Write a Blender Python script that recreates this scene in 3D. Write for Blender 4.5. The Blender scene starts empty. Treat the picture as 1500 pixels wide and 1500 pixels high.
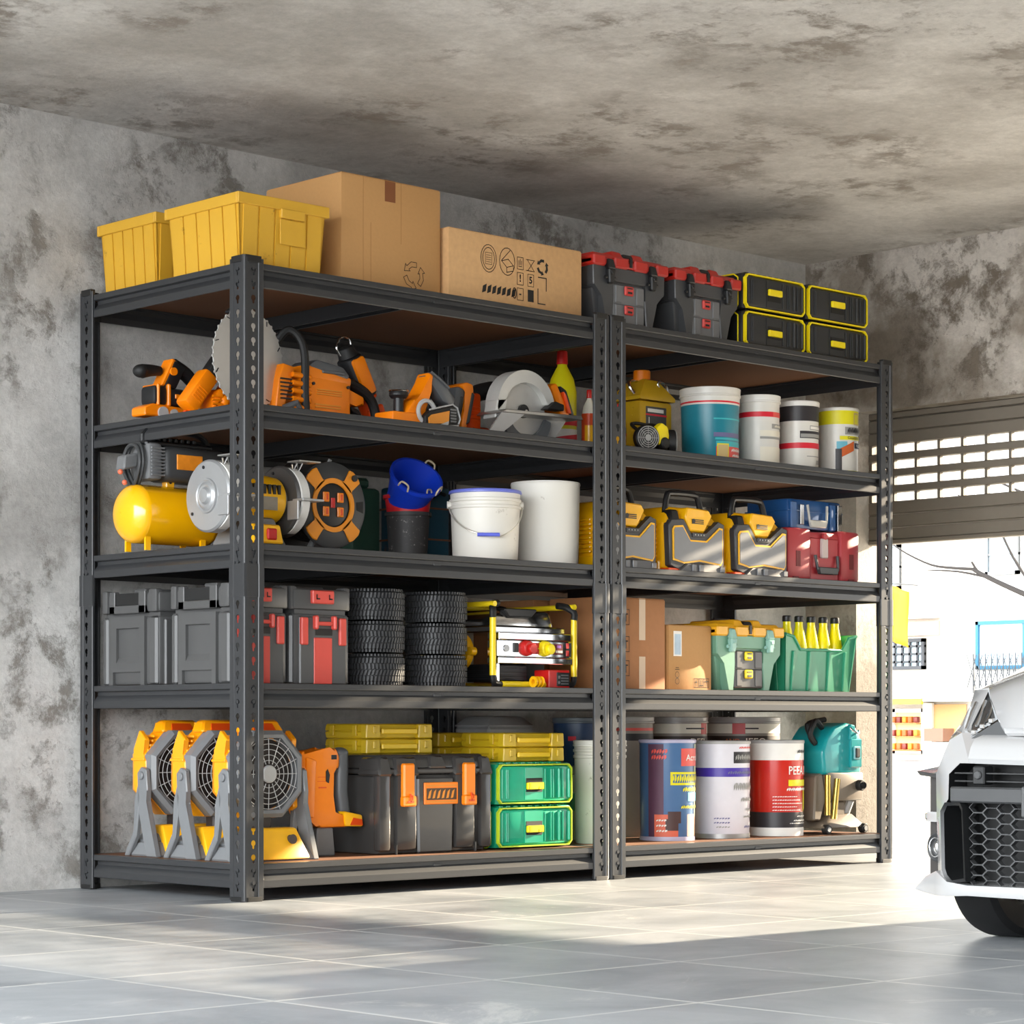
import bpy, bmesh, math, random
from mathutils import Vector, Matrix
PI = math.pi
COL = bpy.context.scene.collection
random.seed(7)

# ------------------------------------------------------------ materials
def lin(h):
    h = h.lstrip('#'); o = []
    for i in (0, 2, 4):
        c = int(h[i:i+2], 16) / 255
        o.append(c / 12.92 if c <= .04045 else ((c + .055) / 1.055) ** 2.4)
    return (*o, 1)
MATS = {}
def mat(name, hexcol, rough=.45, metal=0., var=.06, bump=0., scale=30., coat=0., trans=0., emit=None, spec=.5):
    if name in MATS: return MATS[name]
    m = bpy.data.materials.new(name); m.use_nodes = True
    nt = m.node_tree; b = nt.nodes['Principled BSDF']
    c = lin(hexcol)
    b.inputs['Roughness'].default_value = rough; b.inputs['Metallic'].default_value = metal
    b.inputs['Coat Weight'].default_value = coat; b.inputs['Transmission Weight'].default_value = trans
    b.inputs['Specular IOR Level'].default_value = spec
    tc = nt.nodes.new('ShaderNodeTexCoord')
    n = nt.nodes.new('ShaderNodeTexNoise'); n.inputs['Scale'].default_value = scale; n.inputs['Detail'].default_value = 4
    nt.links.new(tc.outputs['Object'], n.inputs['Vector'])
    mx = nt.nodes.new('ShaderNodeMix'); mx.data_type = 'RGBA'
    mx.inputs['A'].default_value = tuple(min(1, v * (1 - var)) for v in c[:3]) + (1,)
    mx.inputs['B'].default_value = tuple(min(1, v * (1 + var)) for v in c[:3]) + (1,)
    nt.links.new(n.outputs['Fac'], mx.inputs['Factor']); nt.links.new(mx.outputs['Result'], b.inputs['Base Color'])
    if bump:
        bp = nt.nodes.new('ShaderNodeBump'); bp.inputs['Strength'].default_value = bump; bp.inputs['Distance'].default_value = .002
        nt.links.new(n.outputs['Fac'], bp.inputs['Height']); nt.links.new(bp.outputs['Normal'], b.inputs['Normal'])
    if emit:
        b.inputs['Emission Color'].default_value = c; b.inputs['Emission Strength'].default_value = emit
    MATS[name] = m; return m

def worn(name, hexcol, dark, rough=.5, scale=18., thr=.62, bump=.2):
    """plastic or metal with scattered scuffs and dirt marks"""
    if name in MATS: return MATS[name]
    m = mat(name, hexcol, rough, var=.08, scale=scale * .4)
    nt = m.node_tree; b = nt.nodes['Principled BSDF']
    src = b.inputs['Base Color'].links[0].from_socket
    tc = nt.nodes.new('ShaderNodeTexCoord'); n = nt.nodes.new('ShaderNodeTexNoise')
    n.inputs['Scale'].default_value = scale; n.inputs['Detail'].default_value = 9; n.inputs['Roughness'].default_value = .7
    nt.links.new(tc.outputs['Object'], n.inputs['Vector'])
    r = nt.nodes.new('ShaderNodeValToRGB'); r.color_ramp.elements[0].position = thr; r.color_ramp.elements[1].position = thr + .07
    nt.links.new(n.outputs['Fac'], r.inputs['Fac'])
    mx = nt.nodes.new('ShaderNodeMix'); mx.data_type = 'RGBA'; mx.inputs['B'].default_value = lin(dark)
    nt.links.new(r.outputs['Color'], mx.inputs['Factor']); nt.links.new(src, mx.inputs['A'])
    nt.links.new(mx.outputs['Result'], b.inputs['Base Color'])
    return m

def concrete(name, c1, c2, c3, scale=1.6, pits=.6, rough=.85, lo=.42, hi=.6, stretch=(1, 1, 1), seed=0.):
    m = bpy.data.materials.new(name); m.use_nodes = True; nt = m.node_tree; b = nt.nodes['Principled BSDF']
    L = nt.links.new
    tc = nt.nodes.new('ShaderNodeTexCoord'); mp = nt.nodes.new('ShaderNodeMapping')
    mp.inputs['Scale'].default_value = stretch; mp.inputs['Location'].default_value = (seed, seed * .7, seed * .3)
    L(tc.outputs['Object'], mp.inputs['Vector'])
    def noise(s, d, r=.6, dist=0.):
        n = nt.nodes.new('ShaderNodeTexNoise'); n.inputs['Scale'].default_value = s; n.inputs['Detail'].default_value = d
        n.inputs['Roughness'].default_value = r; n.inputs['Distortion'].default_value = dist
        L(mp.outputs['Vector'], n.inputs['Vector']); return n
    def ramp(src, a, bb):
        r = nt.nodes.new('ShaderNodeValToRGB'); r.color_ramp.elements[0].position = a; r.color_ramp.elements[1].position = bb
        L(src, r.inputs['Fac']); return r.outputs['Color']
    def mix(f, a, bcol):
        x = nt.nodes.new('ShaderNodeMix'); x.data_type = 'RGBA'
        L(f, x.inputs['Factor'])
        for k, v in (('A', a), ('B', bcol)):
            if isinstance(v, tuple): x.inputs[k].default_value = v
            else: L(v, x.inputs[k])
        return x.outputs['Result']
    big = ramp(noise(scale, 8, .62, .15).outputs['Fac'], lo, hi)
    base = mix(big, lin(c1), lin(c2))
    mid = ramp(noise(scale * 3.1, 12, .74, .15).outputs['Fac'], .50, .60)
    broad = ramp(noise(scale * .9, 3, .5).outputs['Fac'], .44, .58)
    mul = nt.nodes.new('ShaderNodeMath'); mul.operation = 'MULTIPLY'; L(mid, mul.inputs[0]); L(broad, mul.inputs[1])
    col = mix(mul.outputs[0], base, lin(c3))
    fine = noise(scale * 22, 10, .75)
    f2 = ramp(fine.outputs['Fac'], .3, .75)
    mm = nt.nodes.new('ShaderNodeMix'); mm.data_type = 'RGBA'; mm.blend_type = 'MULTIPLY'; mm.inputs['Factor'].default_value = .28
    L(col, mm.inputs['A']); L(f2, mm.inputs['B']); L(mm.outputs['Result'], b.inputs['Base Color'])
    b.inputs['Roughness'].default_value = rough
    bp = nt.nodes.new('ShaderNodeBump'); bp.inputs['Strength'].default_value = pits; bp.inputs['Distance'].default_value = .006
    ad = nt.nodes.new('ShaderNodeMath'); ad.operation = 'ADD'; L(fine.outputs['Fac'], ad.inputs[0]); L(mul.outputs[0], ad.inputs[1])
    L(ad.outputs[0], bp.inputs['Height']); L(bp.outputs['Normal'], b.inputs['Normal'])
    return m

def tilefloor():
    m = bpy.data.materials.new('stone_tiles'); m.use_nodes = True; nt = m.node_tree; b = nt.nodes['Principled BSDF']; L = nt.links.new
    tc = nt.nodes.new('ShaderNodeTexCoord')
    mp = nt.nodes.new('ShaderNodeMapping'); mp.inputs['Location'].default_value = (.93, .93, 0)
    L(tc.outputs['Object'], mp.inputs['Vector'])
    br = nt.nodes.new('ShaderNodeTexBrick'); br.offset = 0; br.inputs['Scale'].default_value = 1
    br.inputs['Brick Width'].default_value = .54; br.inputs['Row Height'].default_value = .545
    br.inputs['Mortar Size'].default_value = .007; br.inputs['Mortar Smooth'].default_value = .4; br.inputs['Bias'].default_value = 0
    br.inputs['Color1'].default_value = lin('#70757a'); br.inputs['Color2'].default_value = lin('#8d9195'); br.inputs['Mortar'].default_value = lin('#bdbdba')
    L(mp.outputs['Vector'], br.inputs['Vector'])
    def noise(s, d, r, vec, dist=0.):
        n = nt.nodes.new('ShaderNodeTexNoise'); n.inputs['Scale'].default_value = s; n.inputs['Detail'].default_value = d
        n.inputs['Roughness'].default_value = r; n.inputs['Distortion'].default_value = dist; L(vec, n.inputs['Vector']); return n.outputs['Fac']
    def ramp(src, a, bb):
        r = nt.nodes.new('ShaderNodeValToRGB'); r.color_ramp.elements[0].position = a; r.color_ramp.elements[1].position = bb
        L(src, r.inputs['Fac']); return r.outputs['Color']
    o = tc.outputs['Object']
    cl = ramp(noise(2.2, 9, .62, o, .8), .38, .66)
    a = nt.nodes.new('ShaderNodeMix'); a.data_type = 'RGBA'; a.inputs['B'].default_value = lin('#a6a9ac')
    f = nt.nodes.new('ShaderNodeMath'); f.operation = 'MULTIPLY'; f.inputs[1].default_value = .75; L(cl, f.inputs[0])
    L(f.outputs[0], a.inputs['Factor']); L(br.outputs['Color'], a.inputs['A'])
    ve = ramp(noise(1.3, 12, .75, o, 2.2), .60, .66)
    f2 = nt.nodes.new('ShaderNodeMath'); f2.operation = 'MULTIPLY'; f2.inputs[1].default_value = .5; L(ve, f2.inputs[0])
    c = nt.nodes.new('ShaderNodeMix'); c.data_type = 'RGBA'; c.inputs['B'].default_value = lin('#c6c5c2')
    L(f2.outputs[0], c.inputs['Factor']); L(a.outputs['Result'], c.inputs['A']); L(c.outputs['Result'], b.inputs['Base Color'])
    rr = nt.nodes.new('ShaderNodeMapRange'); rr.inputs['To Min'].default_value = .28; rr.inputs['To Max'].default_value = .5
    L(noise(6, 8, .7, o), rr.inputs['Value']); L(rr.outputs['Result'], b.inputs['Roughness'])
    bp = nt.nodes.new('ShaderNodeBump'); bp.inputs['Strength'].default_value = .25; bp.inputs['Distance'].default_value = .003
    L(br.outputs['Fac'], bp.inputs['Height']); bp.invert = True; L(bp.outputs['Normal'], b.inputs['Normal'])
    return m

# ------------------------------------------------------------ mesh builder
KEEP = ('vent', 'slot', 'print', 'crease', 'symbols', 'mark', 'groove', 'ridge', 'digits', 'slat', 'divider', 'railing', 'honeycomb', 'grille', 'label', 'warning', 'tread', 'seam', 'packing_tape', 'branches', 'fan_blade', 'wound', 'button', 'screw', 'bolt')
_txt = {}
def textmesh(s, bold=0.):
    k = (s, bold)
    if k not in _txt:
        cu = bpy.data.curves.new('t', 'FONT'); cu.body = s; cu.size = 1; cu.align_x = 'CENTER'; cu.align_y = 'CENTER'; cu.offset = bold
        cu.resolution_u = 3
        ob = bpy.data.objects.new('t', cu); COL.objects.link(ob)
        dg = bpy.context.evaluated_depsgraph_get(); me = bpy.data.meshes.new_from_object(ob.evaluated_get(dg))
        _txt[k] = ([tuple(v.co) for v in me.vertices], [tuple(p.vertices) for p in me.polygons])
        bpy.data.objects.remove(ob); bpy.data.curves.remove(cu); bpy.data.meshes.remove(me)
    return _txt[k]

class G:
    def __init__(s): s.bm = bmesh.new(); s.T = Matrix(); s.mi = 0
    def m(s, i): s.mi = i; return s
    def at(s, x=0, y=0, z=0, rx=0, ry=0, rz=0):
        s.T = Matrix.Translation((x, y, z)) @ Matrix.Rotation(math.radians(rz), 4, 'Z') @ Matrix.Rotation(math.radians(ry), 4, 'Y') @ Matrix.Rotation(math.radians(rx), 4, 'X'); return s
    def add(s, vs, fs, bev=0, seg=1):
        bv = [s.bm.verts.new(s.T @ Vector(v)) for v in vs]; out = []
        for f in fs:
            try:
                k = s.bm.faces.new([bv[i] for i in f]); k.material_index = s.mi; out.append(k)
            except ValueError: pass
        if bev:
            es = set(e for f in out for e in f.edges)
            r = bmesh.ops.bevel(s.bm, geom=list(es), offset=bev, segments=seg, affect='EDGES', clamp_overlap=True, profile=.5)
            for f in r['faces']: f.material_index = s.mi
        return s
    def box(s, x0, x1, y0, y1, z0, z1, bev=0, seg=1):
        v = [(x, y, z) for z in (z0, z1) for y in (y0, y1) for x in (x0, x1)]
        return s.add(v, [(0, 2, 3, 1), (4, 5, 7, 6), (0, 1, 5, 4), (2, 6, 7, 3), (0, 4, 6, 2), (1, 3, 7, 5)], bev, seg)
    def tbox(s, b, t, z0, z1, bev=0, seg=1):
        """tapered box: b and t are (x0,x1,y0,y1) at z0 and z1"""
        v = [(x, y, z0) for y in b[2:] for x in b[:2]] + [(x, y, z1) for y in t[2:] for x in t[:2]]
        return s.add(v, [(0, 2, 3, 1), (4, 5, 7, 6), (0, 1, 5, 4), (2, 6, 7, 3), (0, 4, 6, 2), (1, 3, 7, 5)], bev, seg)
    def prism(s, pts, ax, a, b, bev=0, seg=1):
        f = {'x': lambda p, t: (t, p[0], p[1]), 'y': lambda p, t: (p[0], t, p[1]), 'z': lambda p, t: (p[0], p[1], t)}[ax]
        n = len(pts); v = [f(p, a) for p in pts] + [f(p, b) for p in pts]
        fs = [tuple(range(n))[::-1], tuple(range(n, 2 * n))] + [(i, (i + 1) % n, n + (i + 1) % n, n + i) for i in range(n)]
        return s.add(v, fs, bev, seg)
    def loft(s, rings, caps=True):
        n = len(rings[0]); v = [p for r in rings for p in r]; fs = []
        for k in range(len(rings) - 1):
            for i in range(n):
                fs.append((k * n + i, k * n + (i + 1) % n, (k + 1) * n + (i + 1) % n, (k + 1) * n + i))
        if caps: fs += [tuple(range(n))[::-1], tuple(range((len(rings) - 1) * n, len(rings) * n))]
        return s.add(v, fs)
    def frame(s, ax, pos, d):
        d = Vector(d).normalized(); u = d.orthogonal().normalized(); return u, d.cross(u)
    def cyl(s, p0, p1, r0, r1=None, n=20, caps=True, bev=0):
        r1 = r0 if r1 is None else r1
        p0 = Vector(p0); p1 = Vector(p1); d = (p1 - p0).normalized(); u = d.orthogonal().normalized(); w = d.cross(u)
        prof = [(p0, r0), (p1, r1)]
        if bev:
            prof = [(p0, r0 - bev), (p0 + d * bev, r0), (p1 - d * bev, r1), (p1, r1 - bev)]
        return s.loft([[tuple(c + (u * math.cos(2 * PI * i / n) + w * math.sin(2 * PI * i / n)) * r) for i in range(n)] for c, r in prof], caps)
    def lathe(s, c, prof, ax='z', n=32, caps=False, sx=1., sy=1.):
        c = Vector(c); R = []
        for r, h in prof:
            ring = []
            for i in range(n):
                a = 2 * PI * i / n; x = r * math.cos(a) * sx; y = r * math.sin(a) * sy
                v = {'z': (x, y, h), 'y': (x, h, -y), 'x': (h, x, y)}[ax]; ring.append(tuple(c + Vector(v)))
            R.append(ring)
        return s.loft(R, caps)
    def tube(s, pts, r, n=10, smooth=0, closed=False):
        pts = [Vector(p) for p in pts]
        if smooth:
            q = []; N = len(pts)
            rng = range(N if closed else N - 1)
            for i in rng:
                p0 = pts[(i - 1) % N] if (closed or i > 0) else pts[i]; p1 = pts[i]; p2 = pts[(i + 1) % N]
                p3 = pts[(i + 2) % N] if (closed or i + 2 < N) else p2
                for k in range(smooth):
                    t = k / smooth
                    q.append(.5 * ((2 * p1) + (p2 - p0) * t + (2 * p0 - 5 * p1 + 4 * p2 - p3) * t * t + (3 * p1 - p0 - 3 * p2 + p3) * t ** 3))
            if not closed: q.append(pts[-1])
            pts = q
        N = len(pts); rs = r if isinstance(r, (list, tuple)) else [r] * N
        if len(rs) != N: rs = [rs[0] + (rs[-1] - rs[0]) * i / (N - 1) for i in range(N)]
        rings = []; u = None
        for i in range(N):
            a = pts[i - 1] if (i > 0 or closed) else pts[i]; b = pts[(i + 1) % N] if (i < N - 1 or closed) else pts[i]
            d = (b - a).normalized()
            if u is None: u = d.orthogonal().normalized()
            u = (u - d * u.dot(d)).normalized(); w = d.cross(u)
            rings.append([tuple(pts[i] + (u * math.cos(2 * PI * k / n) + w * math.sin(2 * PI * k / n)) * rs[i]) for k in range(n)])
        if closed: rings.append(rings[0]); return s.loft(rings, False)
        return s.loft(rings)
    def sph(s, c, rx, ry=None, rz=None, n=20, m=12):
        ry = ry or rx; rz = rz or rx
        R = [[(c[0] + rx * math.sin(PI * j / m) * math.cos(2 * PI * i / n), c[1] + ry * math.sin(PI * j / m) * math.sin(2 * PI * i / n), c[2] - rz * math.cos(PI * j / m)) for i in range(n)] for j in range(1, m)]
        return s.loft(R, True)
    def torus(s, c, R, r, ax='z', n=32, k=10, sx=1., sy=1.):
        P = []
        for i in range(n):
            a = 2 * PI * i / n; x = R * math.cos(a) * sx; y = R * math.sin(a) * sy
            P.append(tuple(Vector(c) + Vector({'z': (x, y, 0), 'y': (x, 0, y), 'x': (0, x, y)}[ax])))
        return s.tube(P, r, k, closed=True)
    def text(s, t, size, o, u, v, bold=0., sx=1.):
        """flat lettering centred at o, running along u, upright along v"""
        vs, fs = textmesh(t, bold); o = Vector(o); u = Vector(u); v = Vector(v)
        return s.add([tuple(o + u * (p[0] * size * sx) + v * (p[1] * size)) for p in vs], fs)
    def ctext(s, t, size, R, a, h, bold=0., sx=1., off=.0009, tap=0.):
        vs, fs = textmesh(t, bold); out = []
        for p in vs:
            z = h + p[1] * size; r = R + tap * z + off; an = math.radians(a) + p[0] * size * sx / R
            out.append((r * math.cos(an), r * math.sin(an), z))
        return s.add(out, fs)
    def patch(s, R, a0, a1, z0, z1, off=.0006, tap=0., n=None, slope=0.):
        n = n or max(2, int(abs(a1 - a0) / 6)); v = []; f = []
        for i in range(n + 1):
            a = math.radians(a0 + (a1 - a0) * i / n); dz = slope * i / n
            for z in (z0 + dz, z1 + dz):
                r = R + tap * z + off; v.append((r * math.cos(a), r * math.sin(a), z))
        for i in range(n): f.append((2 * i, 2 * i + 2, 2 * i + 3, 2 * i + 1))
        return s.add(v, f)
    def clusters(s):
        """groups of face islands whose boxes touch"""
        seen = set(); isl = []
        for f in s.bm.faces:
            if f in seen: continue
            st = [f]; seen.add(f); cur = []
            while st:
                q = st.pop(); cur.append(q)
                for v in q.verts:
                    for h in v.link_faces:
                        if h not in seen: seen.add(h); st.append(h)
            lo = [min(v.co[i] for q in cur for v in q.verts) for i in range(3)]; hi = [max(v.co[i] for q in cur for v in q.verts) for i in range(3)]
            isl.append([cur, lo, hi])
        if len(isl) > 60: return None
        ch = True
        while ch:
            ch = False
            for a in range(len(isl)):
                for b in range(a + 1, len(isl)):
                    A, B = isl[a], isl[b]
                    if all(A[1][i] <= B[2][i] + .0015 and B[1][i] <= A[2][i] + .0015 for i in range(3)):
                        A[0] += B[0]; A[1] = [min(p, q) for p, q in zip(A[1], B[1])]; A[2] = [max(p, q) for p, q in zip(A[2], B[2])]
                        isl.pop(b); ch = True; break
                if ch: break
        return isl
    def out(s, name, mats, parent=None, sharp=32, rc=True):
        if rc: bmesh.ops.recalc_face_normals(s.bm, faces=s.bm.faces)
        if parent is not None and not any(w in name for w in KEEP):
            c = s.clusters()
            if c and 2 <= len(c) <= 12:
                idx = {f: k for k, q in enumerate(c) for f in q[0]}; s.bm.faces.index_update(); order = {f.index: k for f, k in idx.items()}
                r = None
                for k in range(len(c)):
                    h = G(); h.bm.free(); h.bm = s.bm.copy(); h.bm.faces.ensure_lookup_table()
                    dead = [f for f in h.bm.faces if order.get(f.index) != k]; bmesh.ops.delete(h.bm, geom=dead, context='FACES')
                    o = h._emit(name, mats, parent, sharp); r = r or o
                s.bm.free(); return r
        return s._emit(name, mats, parent, sharp)
    def _emit(s, name, mats, parent, sharp):
        me = bpy.data.meshes.new(name); s.bm.to_mesh(me); s.bm.free()
        for x in (mats if isinstance(mats, (list, tuple)) else [mats]): me.materials.append(x)
        me.shade_smooth() if hasattr(me, 'shade_smooth') else None
        for p in me.polygons: p.use_smooth = True
        try: me.set_sharp_from_angle(angle=math.radians(sharp))
        except Exception: pass
        o = bpy.data.objects.new(name, me); COL.objects.link(o)
        if parent: o.parent = parent
        return o

def thing(name, label, cat, loc=(0, 0, 0), rz=0, group=None):
    o = bpy.data.objects.new(name, None); COL.objects.link(o); o.empty_display_size = .05
    o.location = loc; o.rotation_euler = (0, 0, math.radians(rz)); o['label'] = label; o['category'] = cat
    if group: o['group'] = group
    return o
def tag(o, label, cat, group=None):
    o['label'] = label; o['category'] = cat
    if group: o['group'] = group
    return o
def dup(root, loc, label, rz=None, group=None):
    def rec(o, par):
        c = o.copy(); COL.objects.link(c)
        if par: c.parent = par
        for ch in [k for k in KIDS.get(o.name, [])]: rec(ch, c)
        return c
    KIDS = {}
    for k in bpy.data.objects:
        if k.parent: KIDS.setdefault(k.parent.name, []).append(k)
    r = rec(root, None); r.location = loc; r['label'] = label
    if rz is not None: r.rotation_euler = (0, 0, math.radians(rz))
    if group: r['group'] = group
    return r
def struct(o): o['kind'] = 'structure'; return o

# common materials
STEEL = mat('powder_coated_steel', '#303133', .34, 0., .05, scale=60)
STEELC = mat('black_end_cap_plastic', '#141414', .5)
BLACK = mat('black_plastic', '#17181a', .42)
BLACK2 = mat('satin_black_rubber', '#101010', .6)
DGREY = mat('dark_grey_plastic', '#3a3b3c', .45)
GREY = mat('grey_plastic', '#6a6b6c', .42)
LGREY = mat('light_grey_plastic', '#a9a9a8', .4)
ORANGE = mat('tool_orange_plastic', '#ee8000', .4, coat=.1)
ORANGE2 = mat('deep_orange_plastic', '#d9480a', .42)
YEL = mat('tool_yellow_plastic', '#f7b708', .35, coat=.3)
YEL2 = mat('bright_yellow_plastic', '#f4dc10', .4)
RED = mat('signal_red_plastic', '#c01a16', .4)
WHITE = mat('white_plastic', '#e4e2dc', .4)
CHROME = mat('polished_steel', '#d8d8d8', .16, 1.)
ALU = mat('brushed_aluminium', '#b9b9b7', .35, .9)
SILVER = mat('silver_painted_metal', '#a6a7a8', .35, .5)
INK = mat('black_print', '#1c1a18', .7)
SUN_E = 15.; SKY_E = 2.3; EXPO = .88
# ------------------------------------------------------------ setting
XR = 3.48; YB = .845; ZC = 2.365
WALL = concrete('weathered_concrete_wall', '#b0aeaa', '#d2d0cc', '#8f8a83', 1.9, .6, lo=.40, hi=.60)
WALL2 = concrete('rough_patched_concrete_wall', '#958b7f', '#cec6bc', '#786d60', 1.9, .7, lo=.42, hi=.56, seed=3.3)
struct(G().box(-4.6, XR + .2, -7.2, -7.0, 0, ZC).out('wall_front_blocker', WALL2))  # unseen wall added behind the camera to cut light on the shelf fronts
CEIL = concrete('stained_concrete_ceiling', '#bcb8b2', '#e2dfda', '#9b938a', 1.7, .45, lo=.38, hi=.60, seed=9.)
struct(G().box(-6.5, 3.7, -7.2, 1.05, -.12, 0).out('floor', tilefloor()))
struct(G().box(-5.5, XR + .2, YB, YB + .2, 0, ZC).out('wall_back', WALL))
g = G().box(XR, XR + .2, .585, YB, 0, ZC).box(XR, XR + .2, -3.4, .585, 1.742, ZC).box(XR, XR + .2, -7.0, -3.4, 0, ZC)
struct(g.out('wall_right', WALL2))
struct(G().box(-3.4, XR + .2, -7.2, YB + .2, ZC, ZC + .2).out('ceiling', CEIL))
# roller shutter, half raised, with four rows of vision slots
SH = mat('taupe_shutter_slats', '#7d756a', .5, .2)
door = bpy.data.objects.new('door_1', None); COL.objects.link(door); struct(door)
g = G(); y0, y1 = -3.4, .585; xs = 3.565
rows = [(1.580 - k * .064, 1.613 - k * .064) for k in range(4)]
def slat(za, zb):
    g.prism([(xs, za), (xs - .006, za + .003), (xs - .006, zb - .004), (xs, zb), (xs + .02, zb), (xs + .02, za)], 'y', y0, y1)
for za, zb in ((1.716, 1.742), (1.664, 1.714), (1.235, 1.283), (1.285, 1.336), (1.338, rows[3][0])): slat(za, zb)
slat(rows[0][1], 1.662)
for k in range(3): slat(rows[k + 1][1], rows[k][0])
g.out('slat', SH, door)
g = G(); y = y1
cuts = [y1] + [.57 - .111 * k for k in range(37)]
for za, zb in rows:
    g.box(xs - .004, xs + .016, .570, y1, za, zb)
    for k in range(36): g.box(xs - .004, xs + .016, .570 - .111 * k - .111, .570 - .111 * k - .098, za, zb)
g.out('slot_divider', SH, door)
g = G().box(xs - .012, xs + .03, y0, y1, 1.218, 1.236, .004); g.out('bottom_bar', SH, door)

# street outside
PAVE = concrete('sunlit_street_paving', '#cfcac2', '#dcd8d0', '#b5afa6', 1., .2)
struct(G().box(3.7, 60, -40, 60, -.14, -.005).out('street_pavement', PAVE))
# ------------------------------------------------------------ shelving units
LEV = [1.812, 1.413, 1.017, .620, .106]
def keycell(g, fn, zb, pitch=.04):
    """one 40 mm plate cell with a keyhole, fn maps (u,z) to 3-D; u runs .017-.050"""
    uc = .0335; hole = []
    N = 16
    hole.append((uc, zb + .009)); hole.append((uc + .0035, zb + .011)); hole.append((uc + .0038, zb + .017))
    for k in range(11):
        a = math.radians(-62 + 304 * k / 10); hole.append((uc + .0085 * math.cos(a), zb + .026 + .0085 * math.sin(a)))
    hole.append((uc - .0038, zb + .017)); hole.append((uc - .0035, zb + .011))
    N = len(hole); W = .033; u0 = .017
    rect = [(uc, zb), (.050, zb), (.050, zb + .013), (.050, zb + .020), (.050, zb + .026), (.050, zb + .034), (.050, zb + .04), (.042, zb + .04),
            (uc, zb + .04), (.025, zb + .04), (u0, zb + .04), (u0, zb + .034), (u0, zb + .026), (u0, zb + .02), (u0, zb + .013), (u0, zb)]
    v = [fn(*p) for p in hole] + [fn(*p) for p in rect]
    g.add(v, [(i, (i + 1) % N, N + (i + 1) % N, N + i) for i in range(N)])
def post_mesh():
    g = G()
    A = lambda u, z, o=0.: (u, .0025 + o, z)
    B = lambda u, z, o=0.: (.0025 + o, u, z)
    for z0 in [.02 + .04 * k for k in range(21)] + [.965 + .04 * k for k in range(21)]:
        keycell(g, A, z0); keycell(g, B, z0)
    def strip(pts, z0, z1):
        n = len(pts); v = [(x, y, z) for z in (z0, z1) for x, y in pts]
        g.add(v, [(i, i + 1, n + i + 1, n + i) for i in range(n - 1)])
    c = [(.017, .0025), (.0155, 0), (.006, 0), (.0025, .001), (.001, .0025), (0, .006), (0, .0155), (.0025, .017)]
    e = [(.050, .0025), (.0515, 0), (.067, 0), (.068, .001), (.068, .007)]
    for pts in (c, e, [(y, x) for x, y in e]):
        strip(pts, .004, .864); strip(pts, .957, 1.824)
        o = [(x - .0012 if x < .002 else x, y - .0012 if y < .002 else y) for x, y in pts]
    for z0, z1 in ((.004, .02), (1.805, 1.824), (.860, .865)):
        strip([(.017, .0025), (.050, .0025)], z0, z1); strip([(.0025, .017), (.0025, .050)], z0, z1)
    s = -.0015  # splice sleeve
    c = [(.0165, .001), (.015, s), (.006, s), (s * .5, s * .5 + .001), (s, .006), (s, .015), (.001, .0165)]
    e = [(.0165, .001), (.0505, .001), (.052, s), (.0685, s), (.0695, .002), (.0695, .008)]
    for pts in (c, e, [(y, x) for x, y in e]): strip(pts, .864, .958)
    bmesh.ops.remove_doubles(g.bm, verts=g.bm.verts, dist=.00002)
    o = g.out('post', STEEL, None)
    for p in o.data.polygons: p.use_smooth = False
    md = o.modifiers.new('thickness', 'SOLIDIFY'); md.thickness = .0018; md.offset = 0
    return o
def cap(name, z0, z1, par, sx, sy):
    g = G(); x = lambda v: v * sx; y = lambda v: v * sy
    pts = [(.020, -.0012), (.064, -.0012), (.064, .014), (.014, .014), (.014, .064), (-.0012, .064), (-.0012, .020), (-.0005, .006), (.006, -.0005)] if 1 else 0
    g.prism([(x(a), y(b)) for a, b in pts], 'z', z0, z1, .001)
    return g.out(name, STEELC, par)
def beamprof(sgn):
    return [(.028, 0), (.0045, 0), (.0032, -.0015), (.0032, -.0155), (.0045, -.017), (.018, -.019), (.018, -.030), (.0045, -.046), (.0032, -.048), (.0032, -.067), (.005, -.069), (.009, -.069),
            (.009, -.050), (.022, -.034), (.022, -.021), (.028, -.018)]
POST = post_mesh()
MDF = mat('brown_fibreboard', '#6e4526', .7, var=.1, bump=.3, scale=180)
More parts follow.
